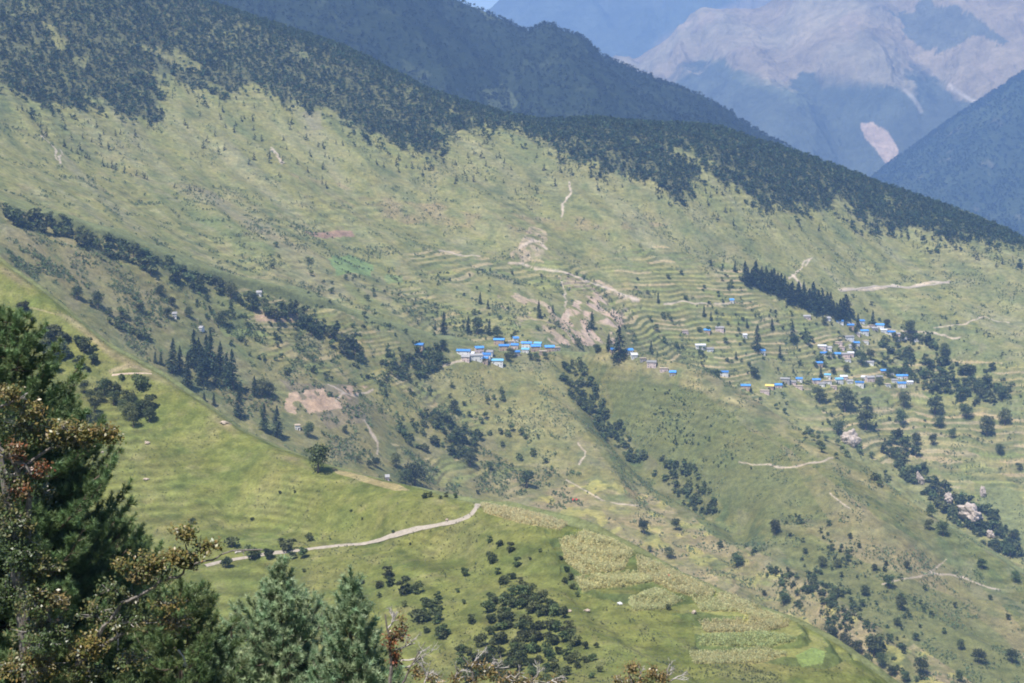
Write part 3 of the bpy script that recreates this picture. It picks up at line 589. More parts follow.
# mountain woods: rough canopy of far trees
rE = np.random.default_rng(9); iE = np.flatnonzero(((Epy > -30) & (Epy < 175) & (cols[None, :] > 150) & (cols[None, :] < 960)).ravel()); iE = rE.choice(iE, 9000)
pE = np.stack([Ex.ravel()[iE], Ey.ravel()[iE], Ez.ravel()[iE]-1], 1)
tag(merged('mountain_woodland', tc_low+tr_low, pE, rng.uniform(6, 15, len(pE)), tints(len(pE), .3, .55), M_conif), kind='stuff')
iF = np.flatnonzero(((Fpy > 60) & (Fpy < 270) & (cols[None, :] > 840) & (cols[None, :] < 1050)).ravel()); iF = rE.choice(iF, 5500)
pF = np.stack([Fx.ravel()[iF], Fy.ravel()[iF], Fz.ravel()[iF]-1], 1)
tag(merged('mountain_woodland', tr_low, pF, rng.uniform(8, 17, len(pF)), tints(len(pF), .5, .9), M_broad), kind='stuff')
# ripe maize standing in the near fields, grown plant by plant
def mk_maize(seed):
    r = np.random.default_rng(seed); P = []; V, T, Cc = [], [], []
    for k in range(6):
        a = r.uniform(0, 6.28); z0 = r.uniform(.1, .75); l = r.uniform(.25, .4); d = np.array([math.cos(a), math.sin(a), 0]); s_ = np.array([-d[1], d[0], 0])*.035
        b = len(V)*1; V += [np.array([0, 0, z0])-s_, np.array([0, 0, z0])+s_, d*l*.6+np.array([0, 0, z0+.2]), d*l+np.array([0, 0, z0-.02])]; T += [[b, b+1, b+2], [b+1, b+3, b+2]]
    b = len(V); V += [np.array([-.03, 0, 0]), np.array([.03, 0, 0]), np.array([0, 0, 1.05])]; T.append([b, b+1, b+2]); b = len(V); V += [np.array([0, -.03, 0]), np.array([0, .03, 0]), np.array([0, 0, 1.])]; T.append([b, b+1, b+2])
    c = r.uniform(.85, 1.15, (len(V), 1))*np.ones((1, 3)); return np.array(V), np.array(T), c
mz = [mk_maize(s) for s in range(5)]
for k, n in enumerate([1500, 3200, 1500, 1600, 1000, 500, 1000, 900, 900, 900]):
    mm = fieldmask == k
    if not mm.any(): continue
    ii = sample(mm, n, True, 60+k); pos = take(ii, .0); tt = tints(n, .8, 1.3, .08)*np.array(FCOL[k])*1.9
    tag(merged('maize_crop', mz, pos, rng.uniform(1.3, 1.9, n), tt*np.array([.98, 1.02, 1.2]), M_maize), kind='stuff')

# ------------------------------------------------------------------ single trees and shrubs
ORD = ['first', 'second', 'third', 'fourth', 'fifth', 'sixth', 'seventh', 'eighth', 'ninth', 'tenth', 'eleventh', 'twelfth', 'thirteenth', 'fourteenth', 'fifteenth', 'sixteenth', 'seventeenth', 'eighteenth', 'nineteenth', 'twentieth']
def trunk_mesh(name, h, r, seed):
    q = np.random.default_rng(seed); pts = [(0, 0, -.06), (q.uniform(-.01, .01), 0, h*.4), (q.uniform(-.02, .02), q.uniform(-.02, .02), h)]
    V, T = tube(pts, [r*1.5, r, r*.3], 6); return V, T
def me_of(name, V, T, mats, col=None):
    o = tri_mesh(name, V, T, mats, col, link=False); me = o.data; bpy.data.objects.remove(o); return me
TEMPL = {}
def templ(kind, n, maker, trunk_h, trunk_r, mat, seeds):
    TEMPL[kind] = []
    for s in seeds:
        V, T, c = maker(s); cm = me_of('crown', V, T, [mat], c); V, T = trunk_mesh('trunk', trunk_h, trunk_r, s); TEMPL[kind].append((cm, me_of('trunk', V, T, [M_bark], np.ones((len(V), 3)))))
templ('conifer', 0, lambda s: mk_conifer(1500, .21, s, .026, .03, .2), .97, .016, M_conif, range(30, 34))
templ('stout', 0, lambda s: mk_conifer(1500, .26, s, .024, .04, .25), .95, .022, M_conif, range(35, 37))
templ('broad', 0, lambda s: mk_round(1100, s, .038, .5, 15), .6, .03, M_broad, range(40, 45))
templ('shrub', 0, lambda s: mk_round(420, s, .085, .6, 7, .02), .4, .03, M_broad, range(50, 55))
templ('far', 0, lambda s: mk_round(160, s, .1, .5, 7), .5, .03, M_broad, range(60, 64))
templ('farcon', 0, lambda s: mk_conifer(170, .36, s, .065, .02), .95, .018, M_conif, range(70, 74))
KNAME = {'conifer': 'conifer_tree', 'stout': 'conifer_tree', 'broad': 'broadleaf_tree', 'shrub': 'shrub', 'far': 'broadleaf_tree', 'farcon': 'conifer_tree'}
TREES = []
def plant(kind, px, py, hp, zone, seg=None, wide=1.):
    TREES.append([kind, px, py, hp, zone, seg, wide])
rt = np.random.default_rng(21)
def cluster(kind, poly, n, h0, h1, zone, seg=None, mind=3.):
    p = np.array(poly, float); a = p.min(0); b = p.max(0); got = []; tries = 0
    while len(got) < n and tries < 4000:
        tries += 1; q = rt.uniform(a, b)
        if not pip(q[:1], q[1:], poly)[0] or any(math.hypot(q[0]-g_[0], q[1]-g_[1]) < mind for g_ in got): continue
        got.append(q); plant(kind, float(q[0]), float(q[1]), float(rt.uniform(h0, h1)), zone, seg)
# dark conifer grove beyond the near spur's edge (px, foot row, height in px)
for a in [(172, 373, 34), (187, 388, 35), (193, 368, 38), (203, 385, 38), (211, 373, 42), (220, 374, 32), (233, 390, 40), (216, 386, 22), (254, 396, 20), (204, 401, 10), (214, 406, 13), (155, 363, 12), (161, 365, 12), (180, 372, 26), (199, 372, 34), (226, 384, 30), (206, 365, 30), (240, 399, 18)]: plant('conifer', *a, 'in the tall dark grove at the near ridge edge', 9, 1.15)
for a in [(239, 418, 27), (264, 431, 27), (277, 437, 31)]: plant('conifer', *a, 'standing apart below the dark grove on the ridge edge', 9, 1.3)
plant('broad', 262, 395, 18, 'beside the grove on the ridge edge', 9); plant('broad', 270, 396, 15, 'beside the grove on the ridge edge', 9)
# the plantation above the right-hand village
for i in range(34):
    t = (i+.5)/34; x = 743+t*104+rt.uniform(-1.5, 1.5); y = np.interp(x, [742, 770, 800, 830, 848], [282, 294, 307, 316, 321])+rt.uniform(-5, 2); plant('conifer', x, y, rt.uniform(15, 24), 'in the dark plantation strip above the right-hand village', 16, float(rt.uniform(1.2, 1.9)))
for a in [(735, 272, 12), (711, 266, 8)]: plant('conifer', *a, 'at the upper left end of the plantation strip', 16)
for a in [(704, 317, 12), (711, 321, 10), (747, 328, 10), (772, 330, 12), (793, 343, 22), (780, 358, 13), (736, 359, 8)]: plant('conifer', *a, 'on the terraces left of the right-hand village', 16)
plant('stout', 757, 351, 26, 'on the terraces left of the right-hand village', 16, 1.3); plant('conifer', 873, 325, 15, 'behind the houses of the right-hand village', 16); plant('conifer', 858, 328, 15, 'behind the houses of the right-hand village', 16); plant('conifer', 821, 378, 12, 'among the lower houses of the right-hand village', 16)
plant('stout', 620, 360, 34, 'right of the left-hand village by two blue roofs', 12, 1.25); plant('conifer', 609, 351, 17, 'right of the left-hand village by two blue roofs', 12); plant('conifer', 651, 361, 20, 'in the gully right of the giant conifer', 16)
for a in [(444, 337, 25), (468, 334, 18), (489, 335, 16)]: plant('conifer', *a, 'behind the left-hand village', 16)
for a in [(480, 304, 12), (488, 309, 10), (539, 318, 18), (553, 313, 9), (592, 329, 18), (658, 303, 10), (435, 330, 8)]: plant('conifer', *a, 'on the pale slope above the left-hand village', 16)
for a in [(477, 334, 18), (497, 340, 15)]: plant('broad', *a, 'behind the left-hand village', 16)
for a in [(578, 347, 10), (597, 353, 10), (443, 351, 13), (511, 357, 10), (537, 361, 9), (545, 359, 8), (484, 363, 6), (508, 361, 9), (530, 360, 8)]: plant('broad', *a, 'in and beside the left-hand village', 12)
for a in [(909, 335, 16), (887, 328, 10), (824, 325, 9), (856, 334, 7)]: plant('broad', *a, 'behind the houses of the right-hand village', 16)
for a in [(819, 403, 18), (845, 411, 26), (861, 365, 16), (871, 361, 13), (754, 378, 13), (708, 385, 18), (716, 384, 16), (838, 435, 16), (833, 374, 8), (846, 372, 8), (879, 385, 9), (890, 378, 12), (854, 350, 8)]: plant('broad', *a, 'on the terraces among the right-hand village houses', 16)
for a in [(867, 410, 15), (904, 408, 18), (935, 415, 22), (866, 430, 24), (901, 425, 16), (939, 428, 13), (966, 418, 16), (987, 436, 22), (1005, 425, 17), (916, 447, 15), (933, 445, 13), (1000, 455, 12), (945, 358, 16), (992, 371, 10), (960, 401, 20), (1002, 400, 15), (978, 395, 16), (1019, 470, 8), (952, 438, 10), (1015, 540, 12)]: plant('broad', *a, 'on the terraced slope below the right-hand village', 16)
cluster('far', [(883, 338), (930, 335), (940, 358), (905, 366), (880, 358)], 22, 7, 11, 'in the wooded belt right of the right-hand village', 16)
cluster('far', [(925, 362), (1000, 378), (1012, 400), (980, 405), (935, 392), (915, 375)], 34, 8, 13, 'in the wooded belt right of the right-hand village', 16)
cluster('far', [(800, 350), (840, 355), (845, 372), (812, 368)], 7, 6, 9, 'among the lower houses of the right-hand village', 16)
cluster('far', [(800, 330), (815, 336), (812, 346), (796, 344)], 6, 7, 10, 'among the lower houses of the right-hand village', 16)
# gully woods
cluster('far', [(562, 362), (585, 366), (598, 395), (622, 430), (640, 452), (625, 456), (600, 432), (578, 404), (564, 380)], 30, 6, 10, 'in the wooded gully below the left-hand village', 12)
cluster('far', [(650, 455), (690, 470), (720, 500), (715, 520), (690, 510), (660, 480)], 22, 6, 10, 'at the foot of the wooded gully', 11)
cluster('far', [(900, 430), (925, 470), (960, 500), (1000, 520), (1024, 556), (1010, 560), (985, 545), (950, 520), (905, 480), (880, 450)], 60, 8, 13, 'in the wooded ravine at the right edge', 16)
# hedge-like belt running down from the far left
cluster('far', [(5, 210), (60, 222), (120, 245), (175, 268), (235, 292), (300, 312), (345, 340), (372, 366), (350, 360), (300, 330), (230, 305), (150, 275), (70, 245), (10, 225)], 80, 7, 16, 'in the tree belt running down from the far left', None)
for a in [(231, 299, 18), (253, 303, 12), (98, 308, 18), (77, 300, 16), (160, 296, 12), (189, 318, 12), (168, 318, 12), (223, 326, 17), (140, 312, 10), (172, 306, 10), (290, 312, 8)]: plant('broad', *a, 'on the scrubby slope above the tall grove', None)
cluster('far', [(85, 300), (140, 322), (160, 355), (140, 345), (100, 318)], 16, 7, 11, 'on the scrubby slope above the tall grove', None)
cluster('far', [(385, 360), (440, 350), (450, 365), (420, 380), (390, 378)], 16, 7, 11, 'left of the left-hand village', None)
cluster('far', [(400, 420), (440, 415), (480, 440), (475, 465), (430, 455), (395, 440)], 24, 8, 13, 'on the slope below the left-hand village', None)
cluster('far', [(440, 380), (500, 390), (520, 430), (560, 470), (530, 470), (470, 420)], 22, 5, 9, 'on the slope below the left-hand village', None)
for a in [(415, 487, 27), (405, 486, 18), (527, 488, 20), (470, 466, 16), (435, 426, 13), (454, 412, 13), (308, 437, 16), (358, 462, 7), (369, 468, 9), (376, 468, 12), (396, 468, 16), (345, 433, 8), (490, 470, 9)]: plant('broad', *a, 'just beyond the crest of the near spur', 9)
for a in [(644, 534, 16), (676, 530, 13), (669, 558, 12), (737, 567, 16), (775, 535, 16), (784, 605, 16), (650, 552, 7), (764, 596, 7), (720, 548, 8)]: plant('broad', *a, 'among the dry terraces beyond the maize fields', 9)
for a in [(812, 593, 8), (831, 605, 12), (865, 596, 12), (889, 588, 15), (901, 610, 15), (897, 626, 10), (961, 650, 12), (979, 663, 16), (1012, 663, 16), (960, 682, 13), (916, 641, 9), (1016, 582, 12), (982, 569, 12), (837, 568, 10), (822, 567, 12), (832, 551, 8), (805, 554, 7), (848, 562, 9), (850, 539, 7), (907, 569, 9), (886, 566, 6), (929, 530, 12), (943, 536, 16), (932, 517, 13), (874, 571, 8), (859, 548, 6), (829, 526, 7), (955, 608, 7), (990, 600, 6), (840, 630, 7), (925, 590, 6), (1008, 620, 7)]: plant('broad', *a, 'on the broad bare slope at lower right', 9)
for a in [(921, 675, 20), (874, 656, 25), (846, 650, 18), (857, 654, 16), (829, 641, 18), (882, 668, 16), (815, 635, 10), (892, 676, 12), (867, 665, 12), (905, 682, 12)]: plant('broad', *a, 'in the gully right of the yellow fields', 9)
cluster('far', [(760, 560), (830, 590), (870, 610), (850, 622), (800, 600), (760, 575)], 16, 6, 10, 'in the gully right of the yellow fields', 9)
cluster('far', [(770, 405), (830, 440), (880, 462), (905, 500), (880, 490), (830, 460), (775, 420)], 24, 6, 10, 'along the rim of the middle hill', None)
cluster('far', [(240, 230), (420, 300), (440, 340), (330, 310), (230, 270)], 22, 4, 7, 'on the old terraces at centre left', None)
cluster('far', [(430, 300), (600, 330), (560, 345), (440, 345)], 12, 4, 7, 'on the pale slope above the left-hand village', 16)
cluster('far', [(640, 270), (740, 280), (760, 380), (700, 372), (650, 340)], 26, 4, 8, 'on the terraces left of the right-hand village', 16)
# sparse trees under the high woods
for poly, n in (([(170, 120), (260, 105), (350, 135), (330, 190), (250, 170), (180, 150)], 46), ([(350, 130), (440, 150), (470, 130), (560, 155), (640, 180), (600, 200), (480, 190), (380, 170)], 56), ([(640, 185), (700, 180), (760, 200), (840, 215), (820, 232), (720, 225)], 30), ([(10, 110), (90, 105), (160, 125), (140, 160), (60, 150)], 26), ([(20, 160), (100, 200), (250, 240), (180, 250), (60, 215)], 26), ([(860, 215), (1000, 240), (1010, 275), (900, 250)], 16)):
    cluster('farcon', poly, n, 4, 8.5, 'scattered on the high pasture below the woods', 17, 2.5)
# the near spur
plant('broad', 318, 472, 30, 'on the crest of the near spur', 7, 1.1)
for a in [(50, 337, 18), (141, 389, 16), (114, 393, 16), (122, 380, 9), (150, 409, 16), (22, 315, 16), (95, 350, 6), (33, 322, 6), (98, 395, 9), (88, 372, 6)]: plant('shrub', *a, 'on the upper left shoulder of the near spur', 6)
cluster('shrub', [(22, 345), (60, 338), (90, 350), (95, 368), (60, 376), (30, 368)], 15, 9, 16, 'in the dark thicket on the upper left shoulder', 6, 4)
cluster('broad', [(122, 405), (148, 400), (152, 425), (135, 436), (122, 432)], 8, 16, 20, 'in the dark clump of the left pasture', 6, 5)
cluster('broad', [(82, 388), (112, 398), (118, 420), (96, 432), (80, 420)], 8, 13, 19, 'beside the large foreground pine on the left pasture', 6, 5)
for a in [(252, 559, 17), (269, 559, 12), (287, 551, 15), (309, 541, 10), (303, 558, 12), (293, 559, 9), (232, 547, 15), (304, 572, 4), (226, 568, 12), (281, 544, 7)]: plant('shrub', *a, 'beside the pale road above the foreground pines', 6)
for a in [(388, 578, 12), (379, 588, 10), (391, 586, 10), (403, 594, 18), (417, 594, 13), (362, 584, 6), (419, 622, 18), (433, 613, 15), (441, 638, 15), (426, 633, 8), (379, 598, 6), (404, 607, 7), (437, 600, 9)]: plant('shrub', *a, 'in the loose group right of the second foreground pine', 6)
for a in [(492, 563, 12), (490, 542, 7), (500, 546, 8), (511, 551, 10), (517, 566, 10), (465, 576, 10), (503, 584, 12), (512, 579, 9), (521, 584, 7), (498, 574, 7), (530, 560, 4), (540, 552, 4)]: plant('shrub', *a, 'on the rocky knoll left of the maize fields', 6)
for a in [(567, 572, 7), (570, 580, 8), (573, 589, 8), (565, 583, 6), (561, 560, 5), (577, 597, 6)]: plant('shrub', *a, 'down the left edge of the maize fields', 6)
for a in [(489, 598, 7), (471, 624, 10), (585, 649, 9), (596, 648, 6), (592, 661, 8), (464, 604, 5), (585, 663, 8), (668, 610, 6), (600, 672, 8), (577, 668, 8), (458, 593, 5), (592, 678, 7)]: plant('shrub', *a, 'around the edge of the big thicket at bottom centre', 6)
cluster('shrub', [(488, 602), (505, 592), (530, 588), (560, 612), (572, 628), (580, 650), (562, 690), (445, 690), (455, 655), (480, 640), (485, 620)], 110, 9, 15, 'in the big dark thicket at bottom centre', 6, 4.2)
cluster('shrub', [(420, 590), (445, 605), (452, 630), (440, 650), (420, 640)], 10, 8, 13, 'in the loose group right of the second foreground pine', 6)
for a in [(478, 494, 5), (455, 498, 6), (446, 497, 5), (430, 497, 6), (440, 499, 4), (192, 524, 7), (252, 520, 4), (330, 540, 3), (280, 494, 4), (295, 493, 3), (362, 520, 3), (425, 498, 7), (410, 545, 3), (393, 533, 4), (351, 512, 3)]: plant('shrub', *a, 'dotted over the open grass of the near spur', 6)
# the fields' small marks
rest = sorted([t for t in TREES if t[0] == 'far'], key=lambda t: -t[3]); keep = 290-sum(t[0] == 'broad' for t in TREES); rest = rest[keep:]
pos_, sc_r = [], []
for t in rest:
    TREES.remove(t); p, sg = locate(t[1], t[2], t[5]); pos_.append(p); sc_r.append(t[3]*p.y/F)
tag(merged('small_trees', [mk_round(130, q, .1, .5, 7) for q in range(80, 84)], np.array(pos_), sc_r, tints(len(sc_r)), M_broad), kind='stuff')
KD = {'conifer': 'conical dark conifer', 'stout': 'thick dark conifer', 'broad': 'round leafy tree', 'shrub': 'round dark shrub', 'far': 'small round tree', 'farcon': 'tiny dark tree'}
from collections import defaultdict
zones = defaultdict(list)
for t in TREES: zones[(t[0], t[4])].append(t)
for (kind, zone), ts in zones.items():
    ts.sort(key=lambda t: t[1]); n = len(ts)
    for i, t in enumerate(ts):
        if n == 1: lab = f'{KD[kind]} {zone}'
        elif n <= 20: lab = f'{ORD[i]} {KD[kind]} from the left {zone}' if len(zone.split()) < 10 else f'{ORD[i]} {KD[kind].split()[0]} {KD[kind].split()[-1]} from left {zone}'
        else: lab = f'{KD[kind]} {zone}'
        t.append(lab); t.append(f"{KD[kind]}s {zone}")
for kind, px, py, hp, zone, seg, wide, lab, grp in TREES:
    p, sg = locate(px, py, seg); h = hp*p.y/F
    nm = KNAME[kind]; cm, tm = random.choice(TEMPL[kind])
    e = empty(nm, p, random.uniform(0, 6.28)); wd = wide*random.uniform(.88, 1.15); 
    e.rotation_euler = (random.uniform(-.03, .03), random.uniform(-.03, .03), e.rotation_euler[2]); e.scale = (h*wd, h*wd, h)
    tag(e, lab, 'shrub' if kind == 'shrub' else 'tree', grp)
    for m_, n_ in ((cm, 'crown'), (tm, 'trunk')):
        o = bpy.data.objects.new(n_, m_); C.objects.link(o); o.parent = e

# ------------------------------------------------------------------ houses
def box(V, Q, x0, x1, y0, y1, z0, z1):
    b = len(V); V += [(x, y, z) for x in (x0, x1) for y in (y0, y1) for z in (z0, z1)]
    Q += [(b, b+1, b+3, b+2), (b+4, b+6, b+7, b+5), (b, b+4, b+5, b+1), (b+2, b+3, b+7, b+6), (b, b+2, b+6, b+4), (b+1, b+5, b+7, b+3)]
def quadobj(name, V, Q, mat, parent):
    return tri_mesh(name, V, Q, [mat], parent=parent, n=4)
WM = {'white': flat_mat('whitewashed_wall', (.7, .68, .66), .8, .8, 1.1), 'tan': flat_mat('mud_plaster_wall', (.42, .31, .23), .8, .75, 1.2), 'stone': flat_mat('stone_wall', (.36, .33, .3), 1.6, .6, 1.3), 'pink': flat_mat('pinkish_plaster_wall', (.58, .46, .42), .8, .8, 1.15)}
RM = {'blue': flat_mat('blue_tin_roof', (.07, .24, .6), 1.1, .6, 1.4, .45, .4, rand=.35), 'teal': flat_mat('teal_tin_roof', (.16, .42, .62), .6, .85, 1.15, .45, .4), 'grey': flat_mat('slate_roof', (.3, .29, .29), 1.2, .7, 1.2, rand=.2), 'tan': flat_mat('earth_roof', (.42, .34, .26), .8, .8, 1.2, rand=.15), 'yellow': flat_mat('yellow_roof', (.75, .55, .14), .8, .9, 1.1), 'white': flat_mat('pale_tin_roof', (.62, .62, .64), .8, .85, 1.1, .5, .4)}
M_door = flat_mat('dark_wood_door', (.09, .06, .045), 3); M_glass = flat_mat('dark_window', (.03, .035, .045), 3, rough=.2, spec=.5); M_frame = flat_mat('window_frame', (.25, .3, .4), 3)
HOUSES = []
def house(px, py, wpx, roof, wall, zone, seg=None, flat=False, ht=None):
    HOUSES.append([px, py, wpx, roof, wall, zone, seg, flat, ht])
Z1, Z2, Z3 = 'in the left-hand village upper row', 'in the left-hand village lower cluster', 'by the giant conifer'
for a in [(499, 345, 10, 'blue', 'tan'), (504, 351, 10, 'blue', 'tan'), (515.5, 342, 5, 'blue', 'white'), (515, 349, 7, 'blue', 'pink'), (526.6, 348, 10, 'blue', 'white'), (535.5, 351.5, 9, 'blue', 'tan'), (538, 347, 7, 'teal', 'white'), (549.5, 352, 9, 'blue', 'tan'), (517, 356, 5, 'blue', 'stone'), (525.5, 353, 7, 'teal', 'white'), (511, 345, 6, 'tan', 'stone'), (543, 355, 7, 'tan', 'tan'), (557, 351, 6, 'tan', 'stone')]: house(*a, Z1, 12)
for a in [(463.5, 356, 13, 'blue', 'white'), (479, 353, 8, 'blue', 'pink'), (476, 361, 12, 'grey', 'white'), (466, 362, 8, 'grey', 'pink'), (486.5, 360, 8, 'blue', 'white'), (484, 364, 8, 'blue', 'tan'), (497.5, 366, 11, 'teal', 'white'), (471, 357.5, 7, 'white', 'white'), (490, 356, 6, 'grey', 'white')]: house(*a, Z2, 12)
house(419.5, 350, 8, 'blue', 'tan', 'left of the left-hand village behind trees', 12)
for a in [(613.5, 353, 6, 'blue', 'tan'), (629.5, 354, 6, 'blue', 'white'), (634, 359, 6, 'white', 'white'), (652, 368, 9, 'grey', 'pink'), (664, 372, 8, 'tan', 'pink'), (673, 376, 6, 'blue', 'stone'), (643, 362, 6, 'tan', 'stone')]: house(*a, Z3, None)
Z4, Z5, Z6, Z7 = 'in the right-hand village top row', 'in the right-hand village middle rows', 'in the right-hand village bottom row', 'standing alone on terraces between the villages'
for a in [(707.5, 333, 6, 'blue', 'tan'), (720, 332, 8, 'grey', 'pink'), (700.5, 350, 10, 'white', 'white'), (710, 352, 7, 'grey', 'white'), (724.5, 377, 8, 'blue', 'white'), (762.5, 354, 5, 'blue', 'white'), (745, 338, 4, 'white', 'white'), (732, 303, 4, 'blue', 'white'), (685, 334, 6, 'tan', 'pink')]: house(*a, Z7, 16)
for a in [(807, 319, 7, 'grey', 'pink'), (840, 324, 7, 'blue', 'white'), (850.5, 328, 7, 'blue', 'tan'), (862, 324, 5, 'blue', 'white'), (864.5, 335, 8, 'blue', 'white'), (880, 329, 9, 'blue', 'white'), (887, 332, 8, 'tan', 'pink'), (891.5, 336, 8, 'blue', 'white'), (905.5, 340, 8, 'white', 'white'), (898, 337, 7, 'grey', 'pink'), (913, 339, 7, 'tan', 'pink'), (875, 331, 6, 'grey', 'stone'), (828, 321, 5, 'grey', 'white')]: house(*a, Z4, 16)
for a in [(849.5, 341, 9, 'grey', 'white'), (856.5, 346, 6, 'blue', 'white'), (866, 344, 6, 'tan', 'white'), (839, 345, 7, 'tan', 'pink'), (822.5, 350, 8, 'white', 'pink'), (824, 356, 7, 'blue', 'white'), (837.5, 357, 7, 'blue', 'white'), (845.5, 358, 9, 'grey', 'pink'), (819, 366, 7, 'blue', 'tan'), (870.5, 365, 7, 'grey', 'white'), (831, 357, 5, 'tan', 'stone'), (848, 362, 6, 'tan', 'white')]: house(*a, Z5, 16)
for a in [(816.5, 384, 8, 'blue', 'pink'), (828, 378, 6, 'teal', 'white'), (827.5, 384, 8, 'tan', 'white'), (839, 384, 8, 'teal', 'white'), (844, 380, 7, 'white', 'pink'), (860, 387, 8, 'blue', 'white'), (870.5, 382, 8, 'grey', 'pink'), (884, 374, 6, 'blue', 'tan'), (891.5, 375, 5, 'grey', 'white'), (900, 379, 6, 'blue', 'white'), (905.5, 379, 5, 'blue', 'pink'), (902, 388, 8, 'blue', 'white'), (910, 385, 6, 'white', 'white')]: house(*a, Z6, 16)
Z8 = 'left of the right-hand village bottom row'
for a in [(746, 390, 9, 'blue', 'tan'), (770, 389, 8, 'yellow', 'tan'), (778.5, 388, 7, 'blue', 'pink'), (765, 394, 9, 'tan', 'pink'), (785.5, 383, 9, 'grey', 'stone'), (799.5, 382, 6, 'blue', 'white'), (799, 389, 8, 'tan', 'pink'), (793, 385, 6, 'grey', 'pink')]: house(*a, Z8, 16)
for a in [(872, 328, 6, 'tan', 'pink'), (884, 333, 6, 'white', 'white'), (900, 341, 6, 'tan', 'white'), (917, 342, 5, 'grey', 'white'), (858, 336, 5, 'grey', 'pink')]: house(*a, Z4, 16)
for a in [(852, 349, 6, 'grey', 'white'), (842, 350, 6, 'tan', 'pink'), (829, 351, 6, 'grey', 'white'), (851, 356, 6, 'white', 'pink')]: house(*a, Z5, 16)
for a in [(822, 387, 6, 'grey', 'white'), (834, 389, 6, 'tan', 'pink'), (850, 384, 6, 'grey', 'white'), (865, 380, 6, 'white', 'white'), (880, 380, 6, 'grey', 'pink'), (895, 383, 6, 'grey', 'white'), (888, 387, 5, 'tan', 'white')]: house(*a, Z6, 16)
house(174, 318, 4, 'grey', 'white', 'on the scrubby slope above the tall grove', None); house(258.5, 296, 4.5, 'grey', 'white', 'half hidden beside trees at centre left', None); house(201, 332, 3, 'grey', 'white', 'just above the tall dark grove', None); house(297, 430, 5, 'tan', 'white', 'beyond the near crest above the lone tree', 9); house(387, 481, 3.5, 'grey', 'pink', 'just beyond the near crest', 9)
hz = defaultdict(list)
for h in HOUSES: hz[(h[3], h[5])].append(h)
RN = {'blue': 'blue roofed', 'teal': 'teal roofed', 'grey': 'slate roofed', 'tan': 'earth roofed', 'yellow': 'yellow roofed', 'white': 'pale roofed'}
for (rf, zone), hs in hz.items():
    hs.sort(key=lambda t: t[0])
    for i, h in enumerate(hs): h.append(f"{RN[rf]} {h[4]}-walled house {zone}" if len(hs) == 1 else f"{ORD[i]} {RN[rf]} house from the left {zone}")
for i, (px, py, wpx, roof, wall, zone, seg, flat, ht, lab) in enumerate(HOUSES):
    r = random.Random(i*7+3); p, sg = locate(px, py, seg); k = p.y/F; W_ = wpx*k; D_ = r.uniform(5, 6.5); two = wpx > 7 and roof in ('blue', 'grey', 'white', 'teal'); Hh = r.uniform(3.6, 4.4) if not two else r.uniform(5.2, 6.2)
    base = p.z-.2
    ang = math.atan2(-p.x, p.y)*0+r.uniform(-.3, .3)
    e = empty('house', (p.x, p.y+D_*.5, base), ang); tag(e, lab, 'house', 'houses of the hillside villages')
    V, Q = [], []; box(V, Q, -W_/2, W_/2, -D_/2, D_/2, -4.5, Hh)
    if roof not in ('tan',):
        b = len(V); pk = Hh+D_*.24; V += [(-W_/2, -D_/2, Hh), (-W_/2, D_/2, Hh), (-W_/2, 0, pk), (-W_/2+.2, 0, pk), (W_/2, -D_/2, Hh), (W_/2, D_/2, Hh), (W_/2, 0, pk), (W_/2-.2, 0, pk)]
        Q += [(b, b+2, b+3, b+1), (b+4, b+5, b+7, b+6)]
    quadobj('wall', V, Q, WM[wall], e)
    V, Q = [], []
    if roof == 'tan': box(V, Q, -W_/2-.4, W_/2+.4, -D_/2-.5, D_/2+.4, Hh+.003, Hh+.35)
    else:
        ov = .6; t = .14; zr = Hh+D_*.24+.12; ye = D_/2+ov; ze = Hh+.12-ov*.48
        for s_ in (-1, 1):
            b = len(V); xa, xb = -W_/2-ov, W_/2+ov
            V += [(xa, 0, zr), (xb, 0, zr), (xb, s_*ye, ze), (xa, s_*ye, ze), (xa, 0, zr+t), (xb, 0, zr+t), (xb, s_*ye, ze+t), (xa, s_*ye, ze+t)]
            Q += [(b, b+1, b+2, b+3), (b+4, b+5, b+6, b+7), (b, b+1, b+5, b+4), (b+1, b+2, b+6, b+5), (b+2, b+3, b+7, b+6), (b+3, b, b+4, b+7)]
    ro = quadobj('roof', V, Q, RM[roof], e)
    V, Q = [], []; dx = r.uniform(-.15, .15)*W_; box(V, Q, dx-.5, dx+.5, -D_/2-.05, -D_/2+.02, -.1, 1.9); quadobj('door', V, Q, M_door, e)
    for zz in ([1.0] if not two else [1.0, 3.2]):
        for fx in (-.33, .33):
            V, Q = [], []; cx_ = fx*W_; box(V, Q, cx_-.5, cx_+.5, -D_/2-.04, -D_/2+.02, zz, zz+.95); wo = quadobj('window', V, Q, M_frame, e)
            V, Q = [], []; box(V, Q, cx_-.38, cx_+.38, -D_/2-.06, -D_/2-.035, zz+.12, zz+.83); quadobj('pane', V, Q, M_glass, wo)

